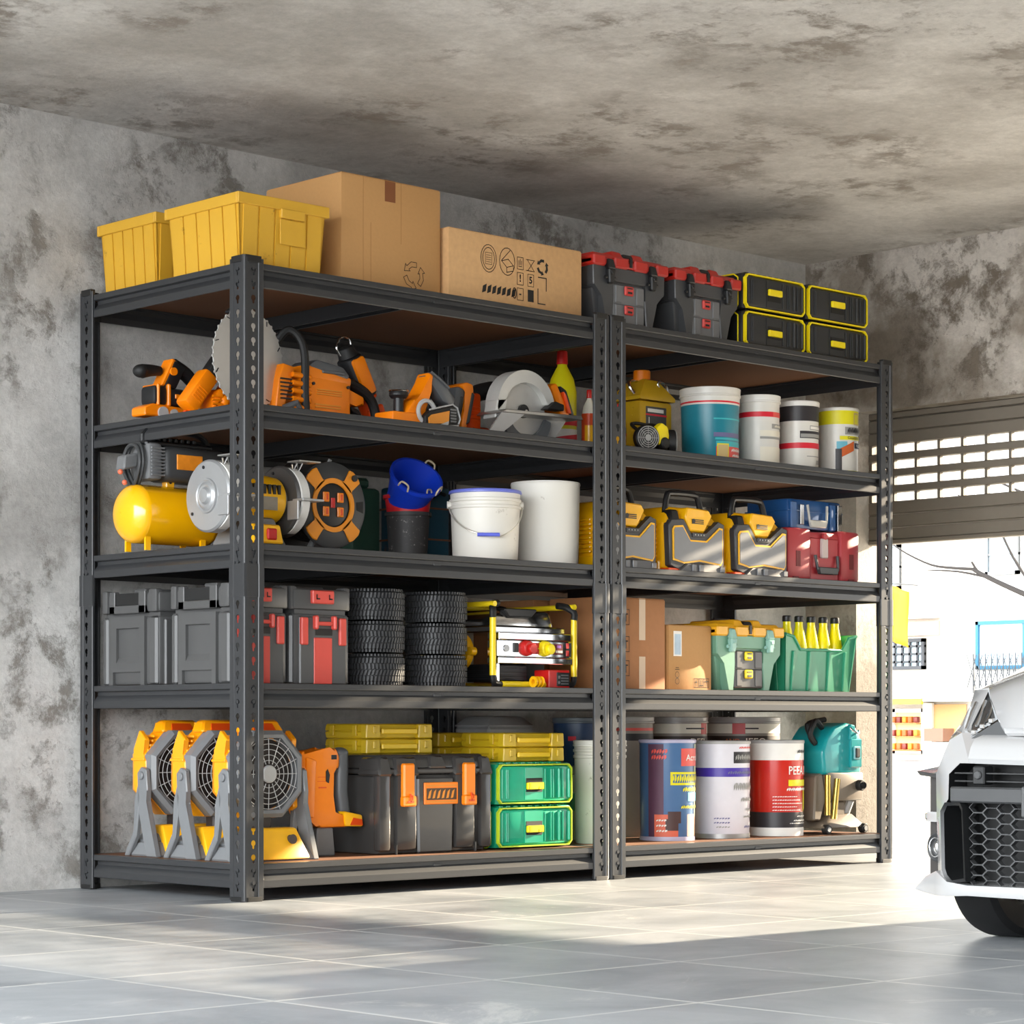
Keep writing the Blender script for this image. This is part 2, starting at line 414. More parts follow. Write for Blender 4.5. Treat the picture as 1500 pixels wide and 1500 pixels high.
def unit(x0, label):
    W, D = 1.475, .829
    t = thing('shelving_unit', label, 'shelf', (x0, 0, 0), group=None)
    for (px, py, sx, sy) in ((0, 0, 1, 1), (W, 0, -1, 1), (0, D, 1, -1), (W, D, -1, -1)):
        p = POST.copy(); COL.objects.link(p); p.parent = t; p.location = (px, py, 0); p.scale = (1, 1, 1)
        if (sx, sy) != (1, 1):
            key = 'post_%d%d' % (sx, sy)
            if key not in bpy.data.meshes:
                me = POST.data.copy(); me.name = key
                me.transform(Matrix.Diagonal((sx, sy, 1, 1)))
                if sx * sy < 0: me.flip_normals()
            p.data = bpy.data.meshes[key]
        cap('end_cap', 1.822, 1.830, p, sx, sy) if 0 else None
        g = G(); g.prism([(sx * a, sy * b) for a, b in ((.014, -.0018), (.060, -.0018), (.060, .016), (.016, .016), (.016, .060), (-.0018, .060), (-.0018, .014), (0, .006), (.006, 0))], 'z', 1.812, 1.831, .0008)
        g.out('end_cap', STEELC, p)
        g = G(); g.prism([(sx * a, sy * b) for a, b in ((.012, -.0022), (.062, -.0022), (.062, .020), (.020, .020), (.020, .062), (-.0022, .062), (-.0022, .012), (-.0005, .006), (.006, -.0005))], 'z', 0, .0135, .0008)
        g.out('foot', STEELC, p)
    for L in LEV:
        pr = beamprof(1)
        for side in (0, 1):   # long beams
            g = G(); yy = (lambda v: v) if side == 0 else (lambda v: D - v)
            g.prism([(yy(a), L + b) for a, b in pr], 'x', .0705, W - .0705)
            for ex in (.018, W - .072):
                g.prism([(yy(.0052), L - .069), (yy(.0052), L - .002), (yy(.0075), L - .002), (yy(.0075), L - .069)], 'x', ex, ex + .054)
            for ex in (.0335, W - .0335):
                for dz in (-.017, -.053): g.cyl((ex, yy(.0002), L + dz), (ex, yy(.0062), L + dz), .0055, n=12)
            g.box(.73, .758, yy(.018) - .002, yy(.018) + .002, L - .036, L - .024, .001)
            g.out('long_beam', STEEL, t)
        for side in (0, 1):
            g = G(); xx = (lambda v: v) if side == 0 else (lambda v: W - v)
            s = -1 if side == 0 else 1
            v = []
            g.T = Matrix.Identity(4)
            n = len(pr); ya, yb = .0705, D - .0705
            vs = [(xx(a), ya, L + b) for a, b in pr] + [(xx(a), yb, L + b) for a, b in pr]
            g.add(vs, [tuple(range(n)), tuple(range(n, 2 * n))[::-1]] + [(i, (i + 1) % n, n + (i + 1) % n, n + i) for i in range(n)])
            for ey in (.018, D - .072):
                g.box(min(xx(.0052), xx(.0075)), max(xx(.0052), xx(.0075)), ey, ey + .054, L - .069, L - .002)
            for ey in (.0335, D - .0335):
                for dz in (-.017, -.053): g.cyl((xx(.0002), ey, L + dz), (xx(.0062), ey, L + dz), .0055, n=12)
            g.out('short_beam', STEEL, t)
        G().box(.0285, W - .0285, .0285, D - .0285, L - .0125, L - .0002).out('shelf_board', MDF, t)
        g = G()
        for xa, xb in ((.60, .603), (.642, .645)): g.box(xa, xb, .024, D - .024, L - .054, L - .016)
        g.box(.60, .645, .024, D - .024, L - .016, L - .0130); g.box(.596, .603, .024, D - .024, L - .056, L - .052); g.box(.642, .649, .024, D - .024, L - .056, L - .052)
        g.out('cross_brace', STEEL, t)
    return t
unit(0, 'left black steel five-tier shelving unit with the fans on its bottom shelf')
unit(1.483, 'right black steel five-tier shelving unit with paint pails, nearest the roller door')
bpy.data.objects.remove(POST)
ZS = list(LEV)
# ------------------------------------------------------------ generic containers
def pail(name, label, x, y, z, r, h, body, lid, cat='pail', taper=.94, lidh=.022, ribs=(), bands=(), texts=(), bail=None, lidded=True, rz=0, group=None, crimp=False, scr=()):
    """round pail: bands=(a0,a1,z0,z1,mat[,slope]), texts=(str,size,angle,height,mat,sx)"""
    t = thing(name, label, cat, (x, y, z), rz, group)
    rb = r * taper; tp = (r - rb) / (h - lidh)
    pr = [(rb * .93, .004), (rb * .97, 0), (rb, .006)]
    zz = .01
    for rz_ in sorted(ribs):
        rr = rb + tp * rz_
        pr += [(rr, rz_ - .006), (rr + .004, rz_ - .004), (rr + .004, rz_ + .004), (rr, rz_ + .006)]
    if lidded: pr += [(r, h - lidh), (r * .6, h - lidh + .001)]
    else: pr += [(r - .002, h - .012), (r + .004, h - .012), (r + .004, h), (r - .002, h), (rb * .97, .02), (0.001, .018)]
    G().lathe((0, 0, 0), [(.001, .004)] + pr, n=40).out('body', body, t)
    if lidded:
        g = G()
        if crimp: g.lathe((0, 0, 0), [(r, h - lidh), (r + .003, h - lidh), (r + .0035, h - .003), (r + .001, h), (r - .004, h - .001), (r - .007, h - .007), (.001, h - .008)], n=40)
        else: g.lathe((0, 0, 0), [(r, h - lidh - .002), (r + .005, h - lidh), (r + .005, h - lidh + .004), (r + .003, h - lidh + .006), (r + .004, h - .002), (r, h), (r - .008, h - .001), (r - .012, h - .006), (.001, h - .007)], n=40)
        g.out('lid', lid, t)
    sh = lambda a: a - 16 if a >= 228 else a
    bands = [(b[0] if b[1] == 360 else sh(b[0]), b[1] if b[1] == 360 else sh(b[1])) + tuple(b[2:]) for b in bands]
    texts = [(b[0], b[1], sh(b[2])) + tuple(b[3:]) for b in texts]; scr = [(sh(b[0]), sh(b[1])) + tuple(b[2:]) for b in scr]
    if bands or texts or scr:
        ms = []; g = G()
        def mi(m):
            if m not in ms: ms.append(m)
            return ms.index(m)
        for k, b in enumerate(bands):
            a0, a1, z0, z1, m = b[:5]; g.m(mi(m)).patch(rb, a0, a1, z0, z1, off=.0006 + .00025 * k, tap=tp, slope=b[5] if len(b) > 5 else 0)
        for b in texts:
            s_, sz, a, hh, m = b[:5]; g.m(mi(m)).ctext(s_, sz, rb, a, hh, .012, b[5] if len(b) > 5 else 1, off=.0008 + .00025 * (len(bands) + 1), tap=tp)
        for a0, a1, zc, am, m in scr:      # illegible brush-like lettering
            g.m(mi(m)); n = max(4, int((a1 - a0) / 5))
            for q in range(n):
                a = a0 + (a1 - a0) * q / n; w_ = (a1 - a0) / n
                g.patch(rb, a, a + w_ * .8, zc - am, zc + am * .2, off=.0009 + .00025 * (len(bands) + 1), tap=tp, n=2, slope=am * .8)
                if q % 2: g.patch(rb, a + w_ * .1, a + w_ * .5, zc - am * .2, zc + am, off=.0009 + .00025 * (len(bands) + 1), tap=tp, n=2)
        g.out('printed_label', ms, t, rc=False)
    if bail:
        g = G(); R = r + .006; dz = bail[1]
        pts = []
        for k in range(13):
            a = PI * k / 12; pts.append((R * math.cos(a), -(R + .004) * math.sin(a), h - .045 - R * math.sin(a) * math.sin(math.radians(dz)) * (1.1 if a < PI / 2 else 1)))
        g.T = Matrix.Rotation(math.radians(bail[0]), 4, 'Z'); g.tube(pts, .0022, 6, smooth=2)
        g.out('bail_handle', bail[2], t)
        g = G(); g.T = Matrix.Rotation(math.radians(bail[0]), 4, 'Z'); p = pts[6]
        g.cyl((-.035, p[1], p[2]), (.035, p[1], p[2]), .006, n=12).out('grip', bail[3], t)
        g = G(); g.T = Matrix.Rotation(math.radians(bail[0]), 4, 'Z')
        for sx in (-1, 1): g.cyl((sx * (r - .004), 0, h - .045), (sx * (r + .010), 0, h - .045), .012, n=14)
        g.out('handle_lug', body, t)
    return t

CRATE = worn('scuffed_yellow_crate_plastic', '#cf9f2c', '#96711f', .5, 16, .64)
def crate(name, label, x, y, z, w, d, h, rz=0):
    t = thing(name, label, 'crate', (x, y, z), rz)
    g = G(); i = .010; tt = .004
    # four walls tapered, floor
    for a, b in (((i + .012, w - i - .012, i + .010, i + .014), (i, w - i, i, i + .004)), ((i + .012, w - i - .012, d - i - .014, d - i - .010), (i, w - i, d - i - .004, d - i)),
                 ((i + .012, i + .016, i + .010, d - i - .010), (i, i + .004, i, d - i)), ((w - i - .016, w - i - .012, i + .010, d - i - .010), (w - i - .004, w - i, i, d - i))):
        g.tbox(a, b, 0, h - .02)
    g.box(i + .013, w - i - .013, i + .011, d - i - .011, 0, .005)
    # rib seams: shallow raised panels
    def panels(n, W_, fn):
        for k in range(n):
            a = .022 + (W_ - .044) * k / n + .003; b = .022 + (W_ - .044) * (k + 1) / n - .003
            fn(a, b)
    panels(5, w, lambda a, b: g.tbox((a + .002, b, .0165, .022), (a, b, .0065, .012), .004, h - .03))
    panels(5, d, lambda a, b: g.tbox((.0175, .023, a, b), (.0065, .012, a, b), .004, h - .03))
    panels(5, w, lambda a, b: g.tbox((a, b, d - .022, d - .0165), (a, b, d - .012, d - .0065), .004, h - .03))
    panels(5, d, lambda a, b: g.tbox((w - .023, w - .0175, a, b), (w - .012, w - .0065, a, b), .004, h - .03))
    g.out('body', CRATE, t, 25)
    g = G()
    for a in ((0, w, 0, .010), (0, w, d - .010, d), (0, .010, .010, d - .010), (w - .010, w, .010, d - .010)): g.box(*a, h - .032, h, .002)
    g.out('rim', CRATE, t)
    g = G().tbox((w * .46, w * .72, -.002, .012), (w * .46, w * .72, -.004, .010), h - .055, h - .028, .002)
    g.out('grip_tab', CRATE, t)
    g = G().prism([(w * .46, .075), (w * .74, .075), (w * .74, h - .058), (w * .46, h - .058)], 'y', .0035, .0075, .001); g.out('label_plate', CRATE, t)
    return t
crate('storage_crate', 'large scuffed yellow plastic crate on top of the left shelving unit at its front corner', .009, .04, ZS[0], .334, .36, .205)
crate('storage_crate', 'smaller yellow plastic crate behind the large one, on the top shelf next to the wall', .040, .487, ZS[0], .30, .31, .219)

# ------------------------------------------------------------ cartons
CARD = mat('kraft_cardboard', '#bd8f59', .75, var=.06, bump=.15, scale=90)
CARD2 = mat('pale_fibre_cardboard', '#cda270', .8, var=.14, bump=.2, scale=55)
CARD3 = mat('aged_brown_cardboard', '#a9744a', .75, var=.1, bump=.15, scale=40)
CSEAM = mat('cardboard_shaded_crease', '#a87a48', .8)
TAPE = mat('brown_packing_tape', '#7d4a28', .35)
TAPE2 = mat('pale_packing_tape', '#cbb295', .35)
def carton(label, x, y, z, w, d, h, m, rz=0, flute=None, tape=None, print_=None, group=None):
    t = thing('cardboard_box', label, 'box', (x, y, z), rz, group)
    G().box(0, w, 0, d, 0, h, .0025, 2).out('body', m, t)
    g = G()  # closed top flaps with a centre slit
    g.box(.002, w - .002, .002, d / 2 - .001, h, h + .003, .001).box(.002, w - .002, d / 2 + .001, d - .002, h, h + .003, .001)
    g.out('top_flap', m, t)
    if tape:
        g = G()
        for xa, xb, za, zb in tape[1]: g.box(xa, xb, -.0006, .001, za, zb)
        if tape[2]: g.box(tape[1][0][0], tape[1][0][1], -.0006, d, h + .0028, h + .0036)
        g.out('packing_tape', tape[0], t)
    if flute:
        g = G()
        for u, za, zb in flute: g.box(u - .0008, u + .0008, -.0005, .001, za, zb)
        g.out('crease', CSEAM, t)
    if print_: print_(t)
    return t
def strokes(g, segs, th, y=-.0009):
    for (x0, z0, x1, z1) in segs:
        dx, dz = x1 - x0, z1 - z0; L = math.hypot(dx, dz) or 1; nx, nz = -dz / L * th / 2, dx / L * th / 2; ex, ez = dx / L * th / 2, dz / L * th / 2
        g.add([(x0 - ex + nx, y, z0 - ez + nz), (x1 + ex + nx, y, z1 + ez + nz), (x1 + ex - nx, y, z1 + ez - nz), (x0 - ex - nx, y, z0 - ez - nz)], [(0, 1, 2, 3)])
def poly(g, pts, th, closed=True, y=-.0009):
    n = len(pts)
    strokes(g, [(*pts[i], *pts[(i + 1) % n]) for i in range(n if closed else n - 1)], th, y)
def circ(cx, cz, rx, rz, n=20): return [(cx + rx * math.cos(2 * PI * i / n), cz + rz * math.sin(2 * PI * i / n)) for i in range(n)]
def recycle(g, cx, cz, s, th, solid=False):
    """three bent arrows chasing one another"""
    for k in range(3):
        a = math.radians(90 + 120 * k); R = lambda px, pz: (cx + s * (px * math.cos(a) - pz * math.sin(a)), cz + s * (px * math.sin(a) + pz * math.cos(a)))
        o = [R(.98, -.30), R(1.0, .22), R(.70, .62), R(.52, .40), R(.30, .86), R(.32, .94)] if 0 else [R(.95, -.28), R(.95, .26), R(.62, .66), R(.78, .78), R(.24, .90), R(.28, .34), R(.40, .46), R(.60, .16), R(.60, -.28)]
        if solid: g.add([(p[0], -.0009, p[1]) for p in o], [tuple(range(len(o)))])
        else: poly(g, o, th)
def rec_print(t):
    g = G(); recycle(g, .285, .062, .042, .0018); g.out('recycling_mark', INK, t, rc=False)
h1 = 2.146 - ZS[0]
carton('tall plain cardboard box with a brown tape strip and recycling outline on the top shelf', .436, .10, ZS[0], .395, .363, h1, CARD,
       flute=[(.085, .01, h1), (.115, .01, .2), (.235, .15, h1)], tape=(TAPE, [(.17, .212, h1 - .062, h1)], True), print_=rec_print)
def long_print(t):
    g = G(); th = .0022
    cx, cz = .168, .150                     # ring stamp
    poly(g, circ(cx, cz, .033, .043), th); poly(g, circ(cx, cz, .025, .034), th); poly(g, [(cx - .014, cz - .018), (cx + .014, cz - .018), (cx + .014, cz + .018), (cx - .014, cz + .018)], .0014)
    for k in range(4): strokes(g, [(cx - .010, cz - .011 + .007 * k, cx + .010, cz - .011 + .007 * k)], .0014)
    cx = .248                                # open carton stamp
    poly(g, circ(cx, cz, .033, .043), th); poly(g, [(cx - .024, cz), (cx - .002, cz - .018), (cx + .027, cz - .010), (cx + .005, cz + .008)], th)
    strokes(g, [(cx - .024, cz, cx - .024, cz + .002), (cx - .024, cz + .002, cx + .012, cz + .036), (cx - .002, cz - .018, cx - .002, cz - .034), (cx - .002, cz - .034, cx + .027, cz - .026), (cx + .027, cz - .010, cx + .027, cz - .026)], th)
    def fr(x0, z0): poly(g, [(x0, z0), (x0 + .026, z0), (x0 + .026, z0 + .038), (x0, z0 + .038)], .0018)
    fr(.292, .133); fr(.292, .084); fr(.292, .035); fr(.338, .084)
    strokes(g, [(.298 + .0, .142, .312, .142), (.305, .147, .305, .165), (.299, .160, .299, .146), (.311, .160, .311, .146)], .002)
    poly(g, [(.331, .168), (.367, .168), (.338, .133), (.331, .133), (.367, .133), (.336, .168)], .002, False); strokes(g, [(.331, .133, .367, .133), (.367, .133, .336, .168)], .002)
    g.text('!', .032, (.305, -.0009, .104), (1, 0, 0), (0, 0, 1), .03); g.text('5', .030, (.351, -.0009, .103), (1, 0, 0), (0, 0, 1), .03); g.text('-', .03, (.305, -.0009, .056), (1, 0, 0), (0, 0, 1), .03)
    g.add([(.338, -.0009, .035), (.364, -.0009, .035), (.364, -.0009, .073), (.338, -.0009, .073)], [(0, 1, 2, 3)])
    recycle(g, .403, .152, .026, .002, True)
    strokes(g, [(.385, .118, .420, .118), (.420, .118, .420, .078), (.383, .080, .383, .034), (.383, .034, .415, .034)], .0035)
    for k in range(7):                       # smudged stamp strip
        a = .140 + .021 * k
        g.add([(a, -.0009, .040), (a + .016, -.0009, .046), (a + .020, -.0009, .070), (a + .004, -.0009, .062)], [(0, 1, 2, 3)])
    poly(g, circ(.292 - .012, .055, .008, .016), .003)
    g.out('printed_symbols', INK, t, rc=False)
carton('long low cardboard box printed with shipping symbols beside the tall box on the top shelf', .847, .08, ZS[0], .581, .30, 2.036 - ZS[0], CARD2, print_=long_print)

# ------------------------------------------------------------ tall latch tool boxes (top shelf and fourth shelf)
def latchbox(label, x, y, z, w, d, h, body, lid, latch, pull, drawer, rz=0):
    t = thing('tool_box', label, 'tool box', (x, y, z), rz)
    k = w / .36; hz = h - .055
    g = G()
    bx = .035 * k
    # lower tapering body with side pillars
    g.tbox((bx + .02, w - bx - .02, .035, d - .02), (bx * .5, w - bx * .5, .012, d - .008), 0, hz * .62, .006, 2)
    g.tbox((bx * .5, w - bx * .5, .012, d - .008), (.012, w - .012, .004, d - .004), hz * .62, hz, .005)
    for s in (0, 1):  # shoulders of the flared front pillars
        f = (lambda v: v) if s == 0 else (lambda v: w - v)
        P = [(f(.008), hz), (f(.010), hz * .66), (f(bx + .015), hz * .50), (f(bx + .035), 0), (f(bx + .062), 0), (f(bx + .072), hz * .5), (f(.100 * k), hz * .76), (f(.104 * k), hz)]
        g.prism(P, 'y', -.004, .03, .003)
    g.box(.10 * k, w - .10 * k, -.006, .02, hz * .76, hz, .003)
    g.out('body', body, t)
    c0, c1 = .113 * k, w - .113 * k
    for zb in (.01, hz * .38):
        g = G().box(c0 - .008, c1 + .008, -.002, .03, zb, zb + hz * .345, .004)
        g.box(c0 + .0, c0 + .030 * k, -.006, 0, zb + .006, zb + hz * .33, .002).box(c1 - .035 * k, c1, -.006, 0, zb + .006, zb + hz * .33, .002)
        dr = g.out('drawer', drawer, t)
        mx = (c0 + c1) / 2 - .004
        g = G().box(mx - .021 * k, mx + .021 * k, -.010, 0, zb + hz * .17, zb + hz * .33, .004)
        g.out('pull_latch', pull, dr)
        g = G().box(mx - .012 * k, mx + .012 * k, -.0115, -.009, zb + hz * .28, zb + hz * .30).box(mx - .010 * k, mx + .010 * k, -.0115, -.009, zb + hz * .20, zb + hz * .235)
        g.out('latch_slot', BLACK, dr)
    # lid with stepped crown
    g = G().box(0, w, -.010, d, hz, hz + .024, .007, 2).tbox((.008, w - .008, -.004, d - .006), (.016, w - .016, .006, d - .014), hz + .022, hz + .042, .006, 2)
    for a, b in ((.0, .058 * k), (.10 * k, .165 * k), (w - .165 * k, w - .10 * k), (w - .058 * k, w)): g.box(a, b, -.016, .06, hz - .004, hz + .032, .005)
    g.tbox((.10 * k, .16 * k, 0, d * .8), (.11 * k, .15 * k, .01, d * .75), hz + .03, hz + .055, .004).tbox((w - .16 * k, w - .10 * k, 0, d * .8), (w - .15 * k, w - .11 * k, .01, d * .75), hz + .03, hz + .055, .004)
    g.out('lid', lid, t)
    g = G()
    for s in (0, 1):
        f = (lambda v: v) if s == 0 else (lambda v: w - v)
        a, b = sorted((f(.062 * k), f(.096 * k)))
        g.tbox((a + .006, b - .006, -.022, -.004), (a, b, -.026, -.004), hz - .060, hz - .012, .004).tbox((a, b, -.026, -.004), (a + .004, b - .004, -.018, .004), hz - .012, hz + .022, .004)
        g.cyl((a - .006, -.012, hz - .040), (b + .006, -.012, hz - .040), .006, n=10)
        g.tbox((a + .010, b - .010, -.030, -.02), (a + .008, b - .008, -.028, -.02), hz - .030, hz - .018, .002)
    g.out('side_latch', latch, t)
    g = G().tube([(.13 * k, d * .45, hz + .040), (.14 * k, d * .45, hz + .058), (w - .14 * k, d * .45, hz + .058), (w - .13 * k, d * .45, hz + .040)], .008, 8).tbox((.155 * k, w - .155 * k, 0, .05), (.16 * k, w - .16 * k, .006, .045), hz + .036, hz + .050, .003)
    g.prism([(w / 2 - .006, hz + .005), (w / 2 + .006, hz + .005), (w / 2 + .006, hz + .035), (w / 2 - .006, hz + .035)], 'y', -.0125, -.008)
    g.out('carry_handle', BLACK, t)
    return t
RB = mat('grey_black_toolbox_plastic', '#454648', .36); RLID = mat('brick_red_lid_plastic', '#b3261d', .38, coat=.2)
RPULL = mat('faded_red_latch', '#c9423c', .45); TAILG = mat('light_grey_drawer_front', '#6d6e70', .36)
latchbox('black tool box with red lid standing on the top shelf against the long cardboard box', 1.469, .08, ZS[0], .359, .30, 2.062 - ZS[0], RB, RLID, BLACK, RPULL, TAILG)
latchbox('red-lidded black tool box between its twin and the yellow-edged cases on the top shelf', 1.861, .08, ZS[0], .338, .30, 2.062 - ZS[0], RB, RLID, BLACK, RPULL, TAILG)

# ------------------------------------------------------------ lined organiser cases
def loop(g, x0, x1, z0, z1, c, th, y0, y1):
    """raised rounded-rectangle line on a front face"""
    def rr(o):
        a, b, e, f, q = x0 + o, x1 - o, z0 + o, z1 - o, max(c - o * .5, .002)
        return [(a + q, e), (b - q, e), (b, e + q), (b, f - q), (b - q, f), (a + q, f), (a, f - q), (a, e + q)]
    A = rr(0); B = rr(th); n = 8
    v = [(x, y, z) for y in (y0, y1) for P in (A, B) for x, z in P]
    f = []
    for i in range(n):
        j = (i + 1) % n
        f += [(i, j, n + j, n + i), (2 * n + i, 3 * n + i, 3 * n + j, 2 * n + j), (i, 2 * n + i, 2 * n + j, j), (n + i, n + j, 3 * n + j, 3 * n + i)]
    return g.add(v, f)
def organiser(label, x, y, z, w, d, h, body, line, front, group=None, up=False):
    t = thing('organiser_case', label, 'tool case', (x, y, z), 0, group)
    g = G().box(0, w, .010, d, .003, h - .003, .009, 2)
    for k in range(9): g.box(.02 + (w - .05) * k / 9, .02 + (w - .05) * (k + .55) / 9, .012, d - .01, h - .005, h, .001)
    g.out('body', body, t)
    g = G().box(.012, w - .012, .003, .02, .012, h - .012, .007, 2)
    for u in (.06, .115, .135, .62, .70, .73, .86): g.box(w * u, w * (u + .012), -.0008, .006, .022, h - .022, .0012)
    for u in (.80, .93): g.box(w * u, w * (u + .03), -.0018, .006, .020, h - .020, .003)
    g.box(w * .36, w * .60, .0005, .0032, .018, h - .018)
    g.out('drawer_front', front, t)
    loop(G(), .006, w - .006, .006, h - .006, .014, .0042, -.002, .012).out('edge_line', line, t)
    g = G(); yy = .0
    loop(g, 0, 0, 0, 0, 0, 0, 0, 0) if 0 else None
    pts = [(.03, h * .12), (.03 + .02, h * .03), (d - .05, h * .03), (d - .03, h * .12), (d - .03, h * .86), (d - .05, h * .96), (.05, h * .96), (.03, h * .86)]
    for a in range(len(pts)):
        p, q = pts[a], pts[(a + 1) % len(pts)]; g.tube([(.0, p[0], p[1]), (.0, q[0], q[1])], .0028, 6)
    g.out('side_line', line, t)
    zc = h * .47
    G().box(w * .375, w * .585, -.001, .004, zc - .022, zc + .022).out('handle_recess', BLACK2, t)
    dz = -.014 if not up else .006
    g = G().box(w * .375, w * .585, -.010, .002, zc + dz - .008 + (0 if up else .008), zc + dz + .014 + (0 if up else .008), .002)
    g.box(w * .52, w * .535, -.0108, -.009, zc + dz + .001, zc + dz + .010)
    g.out('handle', YEL2, t)
    return t
oh = .1305
for (xx, wd, s, lb) in ((2.206, .330, 0, 'lower black case edged in yellow, next to the red-lidded tool box'), (2.206, .330, 1, 'upper black case edged in yellow, next to the red-lidded tool box'),
                    (2.546, .345, 0, 'lower black yellow-edged case at the far right end of the top shelf'), (2.546, .345, 1, 'upper black yellow-edged case at the far right end of the top shelf')):
    organiser(lb, xx, .06, ZS[0] + s * oh, wd, .34, oh, BLACK, YEL2, mat('charcoal_case_front', '#2b2c2d', .4), 'black and yellow organiser cases', up=bool(s))

# ------------------------------------------------------------ shelf 2, paint pails
LBW = mat('white_label_print', '#e9e6df', .5); LBR = mat('red_label_print', '#d81f33', .45); LBK = mat('dark_label_print', '#2b282b', .45)
TEALM = mat('teal_blue_pail_plastic', '#1d7f92', .32); LBC = mat('turquoise_label_print', '#3fb6bd', .4); LBB = mat('deep_blue_label_print', '#1a4fb0', .4)
PINK = mat('coral_label_print', '#e2584e', .45); TANL = mat('tan_label_print', '#cbb27a', .5); PURP = mat('mauve_label_print', '#6b6a94', .45)
YLB = mat('yellow_label_print', '#e2d81a', .45); GRL = mat('grey_label_print', '#9a9994', .5); CRM = mat('cream_label_print', '#e6e0cf', .5); LBLU = mat('light_blue_label_print', '#69b5c9', .45)
ORL = mat('rust_label_print', '#c9602a', .5); DKB = mat('navy_label_print', '#23243c', .5); WPL = mat('off_white_pail_plastic', '#dcd9d1', .35)
Z2 = ZS[1]
pail('paint_pail', 'large teal and blue paint pail with white lid on the second shelf', 2.184, .20, Z2, .103, 1.672 - Z2, TEALM, WPL, lidh=.03,
     bands=[(125, 360, .198, .232, WPL), (125, 360, .204, .210, LBR), (245, 335, .085, .100, PURP), (245, 335, .145, .150, LBC), (248, 335, .075, .082, LBC), (250, 335, .050, .070, LBC), (180, 250, 0, .012, LBB), (250, 335, .010, .052, PINK), (245, 335, 0, .010, PURP), (252, 278, .004, .062, YLB), (254, 276, .008, .058, TANL)],
     scr=[(285, 330, .040, .006, LBW), (288, 330, .022, .005, LBW)])
pail('paint_pail', 'cream white paint pail with a red band, right of the teal pail', 2.421, .18, Z2, .0735, 1.668 - Z2, WPL, WHITE, taper=.97, lidh=.026,
     bands=[(125, 360, .176, .194, LBR), (280, 335, .176, .194, PINK), (275, 335, .135, .152, GRL), (240, 335, .098, .106, GRL), (240, 335, .108, .128, CRM), (240, 330, .01, .07, CRM)], scr=[(285, 325, .143, .005, CRM)])
pail('paint_pail', 'white paint can with a black upper band and red stripe on the second shelf', 2.627, .17, Z2, .073, 1.664 - Z2, WPL, WHITE, taper=.98, lidh=.018, crimp=True,
     bands=[(125, 360, .178, .232, LBK), (270, 335, .146, .162, GRL), (272, 333, .149, .159, LBW), (240, 335, .116, .142, LBK), (242, 333, .119, .132, GRL), (125, 360, .080, .100, LBR), (260, 320, .050, .053, GRL)], texts=[('10', .022, 300, .030, LBK)])
pail('paint_pail', 'white paint can with yellow bands and a glove picture, last on the second shelf', 2.852, .17, Z2, .074, 1.660 - Z2, WPL, WPL, taper=.98, lidh=.012, crimp=True,
     bands=[(125, 360, .185, .235, YLB), (285, 310, .183, .228, TANL), (288, 307, .188, .222, YLB), (255, 335, .147, .175, GRL), (240, 335, .128, .142, YLB), (215, 262, .095, .122, LBLU), (222, 285, .060, .094, ORL, .03), (228, 246, .010, .095, LBK), (288, 325, .098, .118, DKB), (125, 360, .0, .016, YLB)],
     texts=[('Constitution', .013, 286, .135, LBK, .9), ('VJ-20', .014, 306, .108, LBW)], scr=[(262, 328, .161, .011, LBK)])
# ------------------------------------------------------------ jug and respirator
JUG = mat('mustard_jug_plastic', '#c9a01c', .4, coat=.2)
t = thing('oil_jug', 'mustard yellow oil jug with an orange cap, left of the teal pail', 'jug', (1.925, .29, Z2), 0)
g = G(); w, d, h = .165, .14, .315
g.box(0, w, 0, d, 0, .212, .012, 2)
R = lambda x0, x1, y0, y1, z: [(x0, y0, z), (x1, y0, z), (x1, y1, z), (x0, y1, z)]
g.loft([R(-.006, w + .006, -.006, d + .006, .214), R(-.006, w + .006, -.006, d + .006, .226), R(.055, .12, .03, d - .03, .288), R(.06, .105, .04, d - .04, .292)])
for k in range(7): g.box(w - .004, w + .010, .02, d - .02, .020 + .028 * k, .034 + .028 * k, .004)
for k in range(7): g.sph((-.001, .035 + (k % 2) * .004, .03 + .026 * k), .003, n=8, m=6)
g.out('body', JUG, t)
G().cyl((.082, .07, .285), (.082, .07, .325), .030, n=24, bev=.003).out('cap', ORANGE, t)
G().tube([(.01, .03, .228), (-.004, .05, .268), (.02, .06, .282), (.06, .065, .284)], .006, 8, smooth=4).out('wire_handle', CHROME, t)
G().tube([(.118, .02, .252), (.112, .02, .285), (.150, .02, .275), (.168, .02, .235)], .004, 8, smooth=4).out('wire_handle', CHROME, t)
g = G().m(0).box(.028, .132, -.0015, .002, .03, .192, .002)
g.m(1).box(.028, .132, -.0022, 0, .160, .166).m(2).box(.036, .116, -.0026, 0, .172, .184).text('1', .03, (.042, -.0026, .142), (1, 0, 0), (0, 0, 1), .02).box(.034, .048, -.0026, 0, .112, .118).box(.062, .100, -.0026, 0, .100, .108)
g.out('printed_label', [mat('charcoal_label', '#4a4846', .5), LBR, LBW], t)

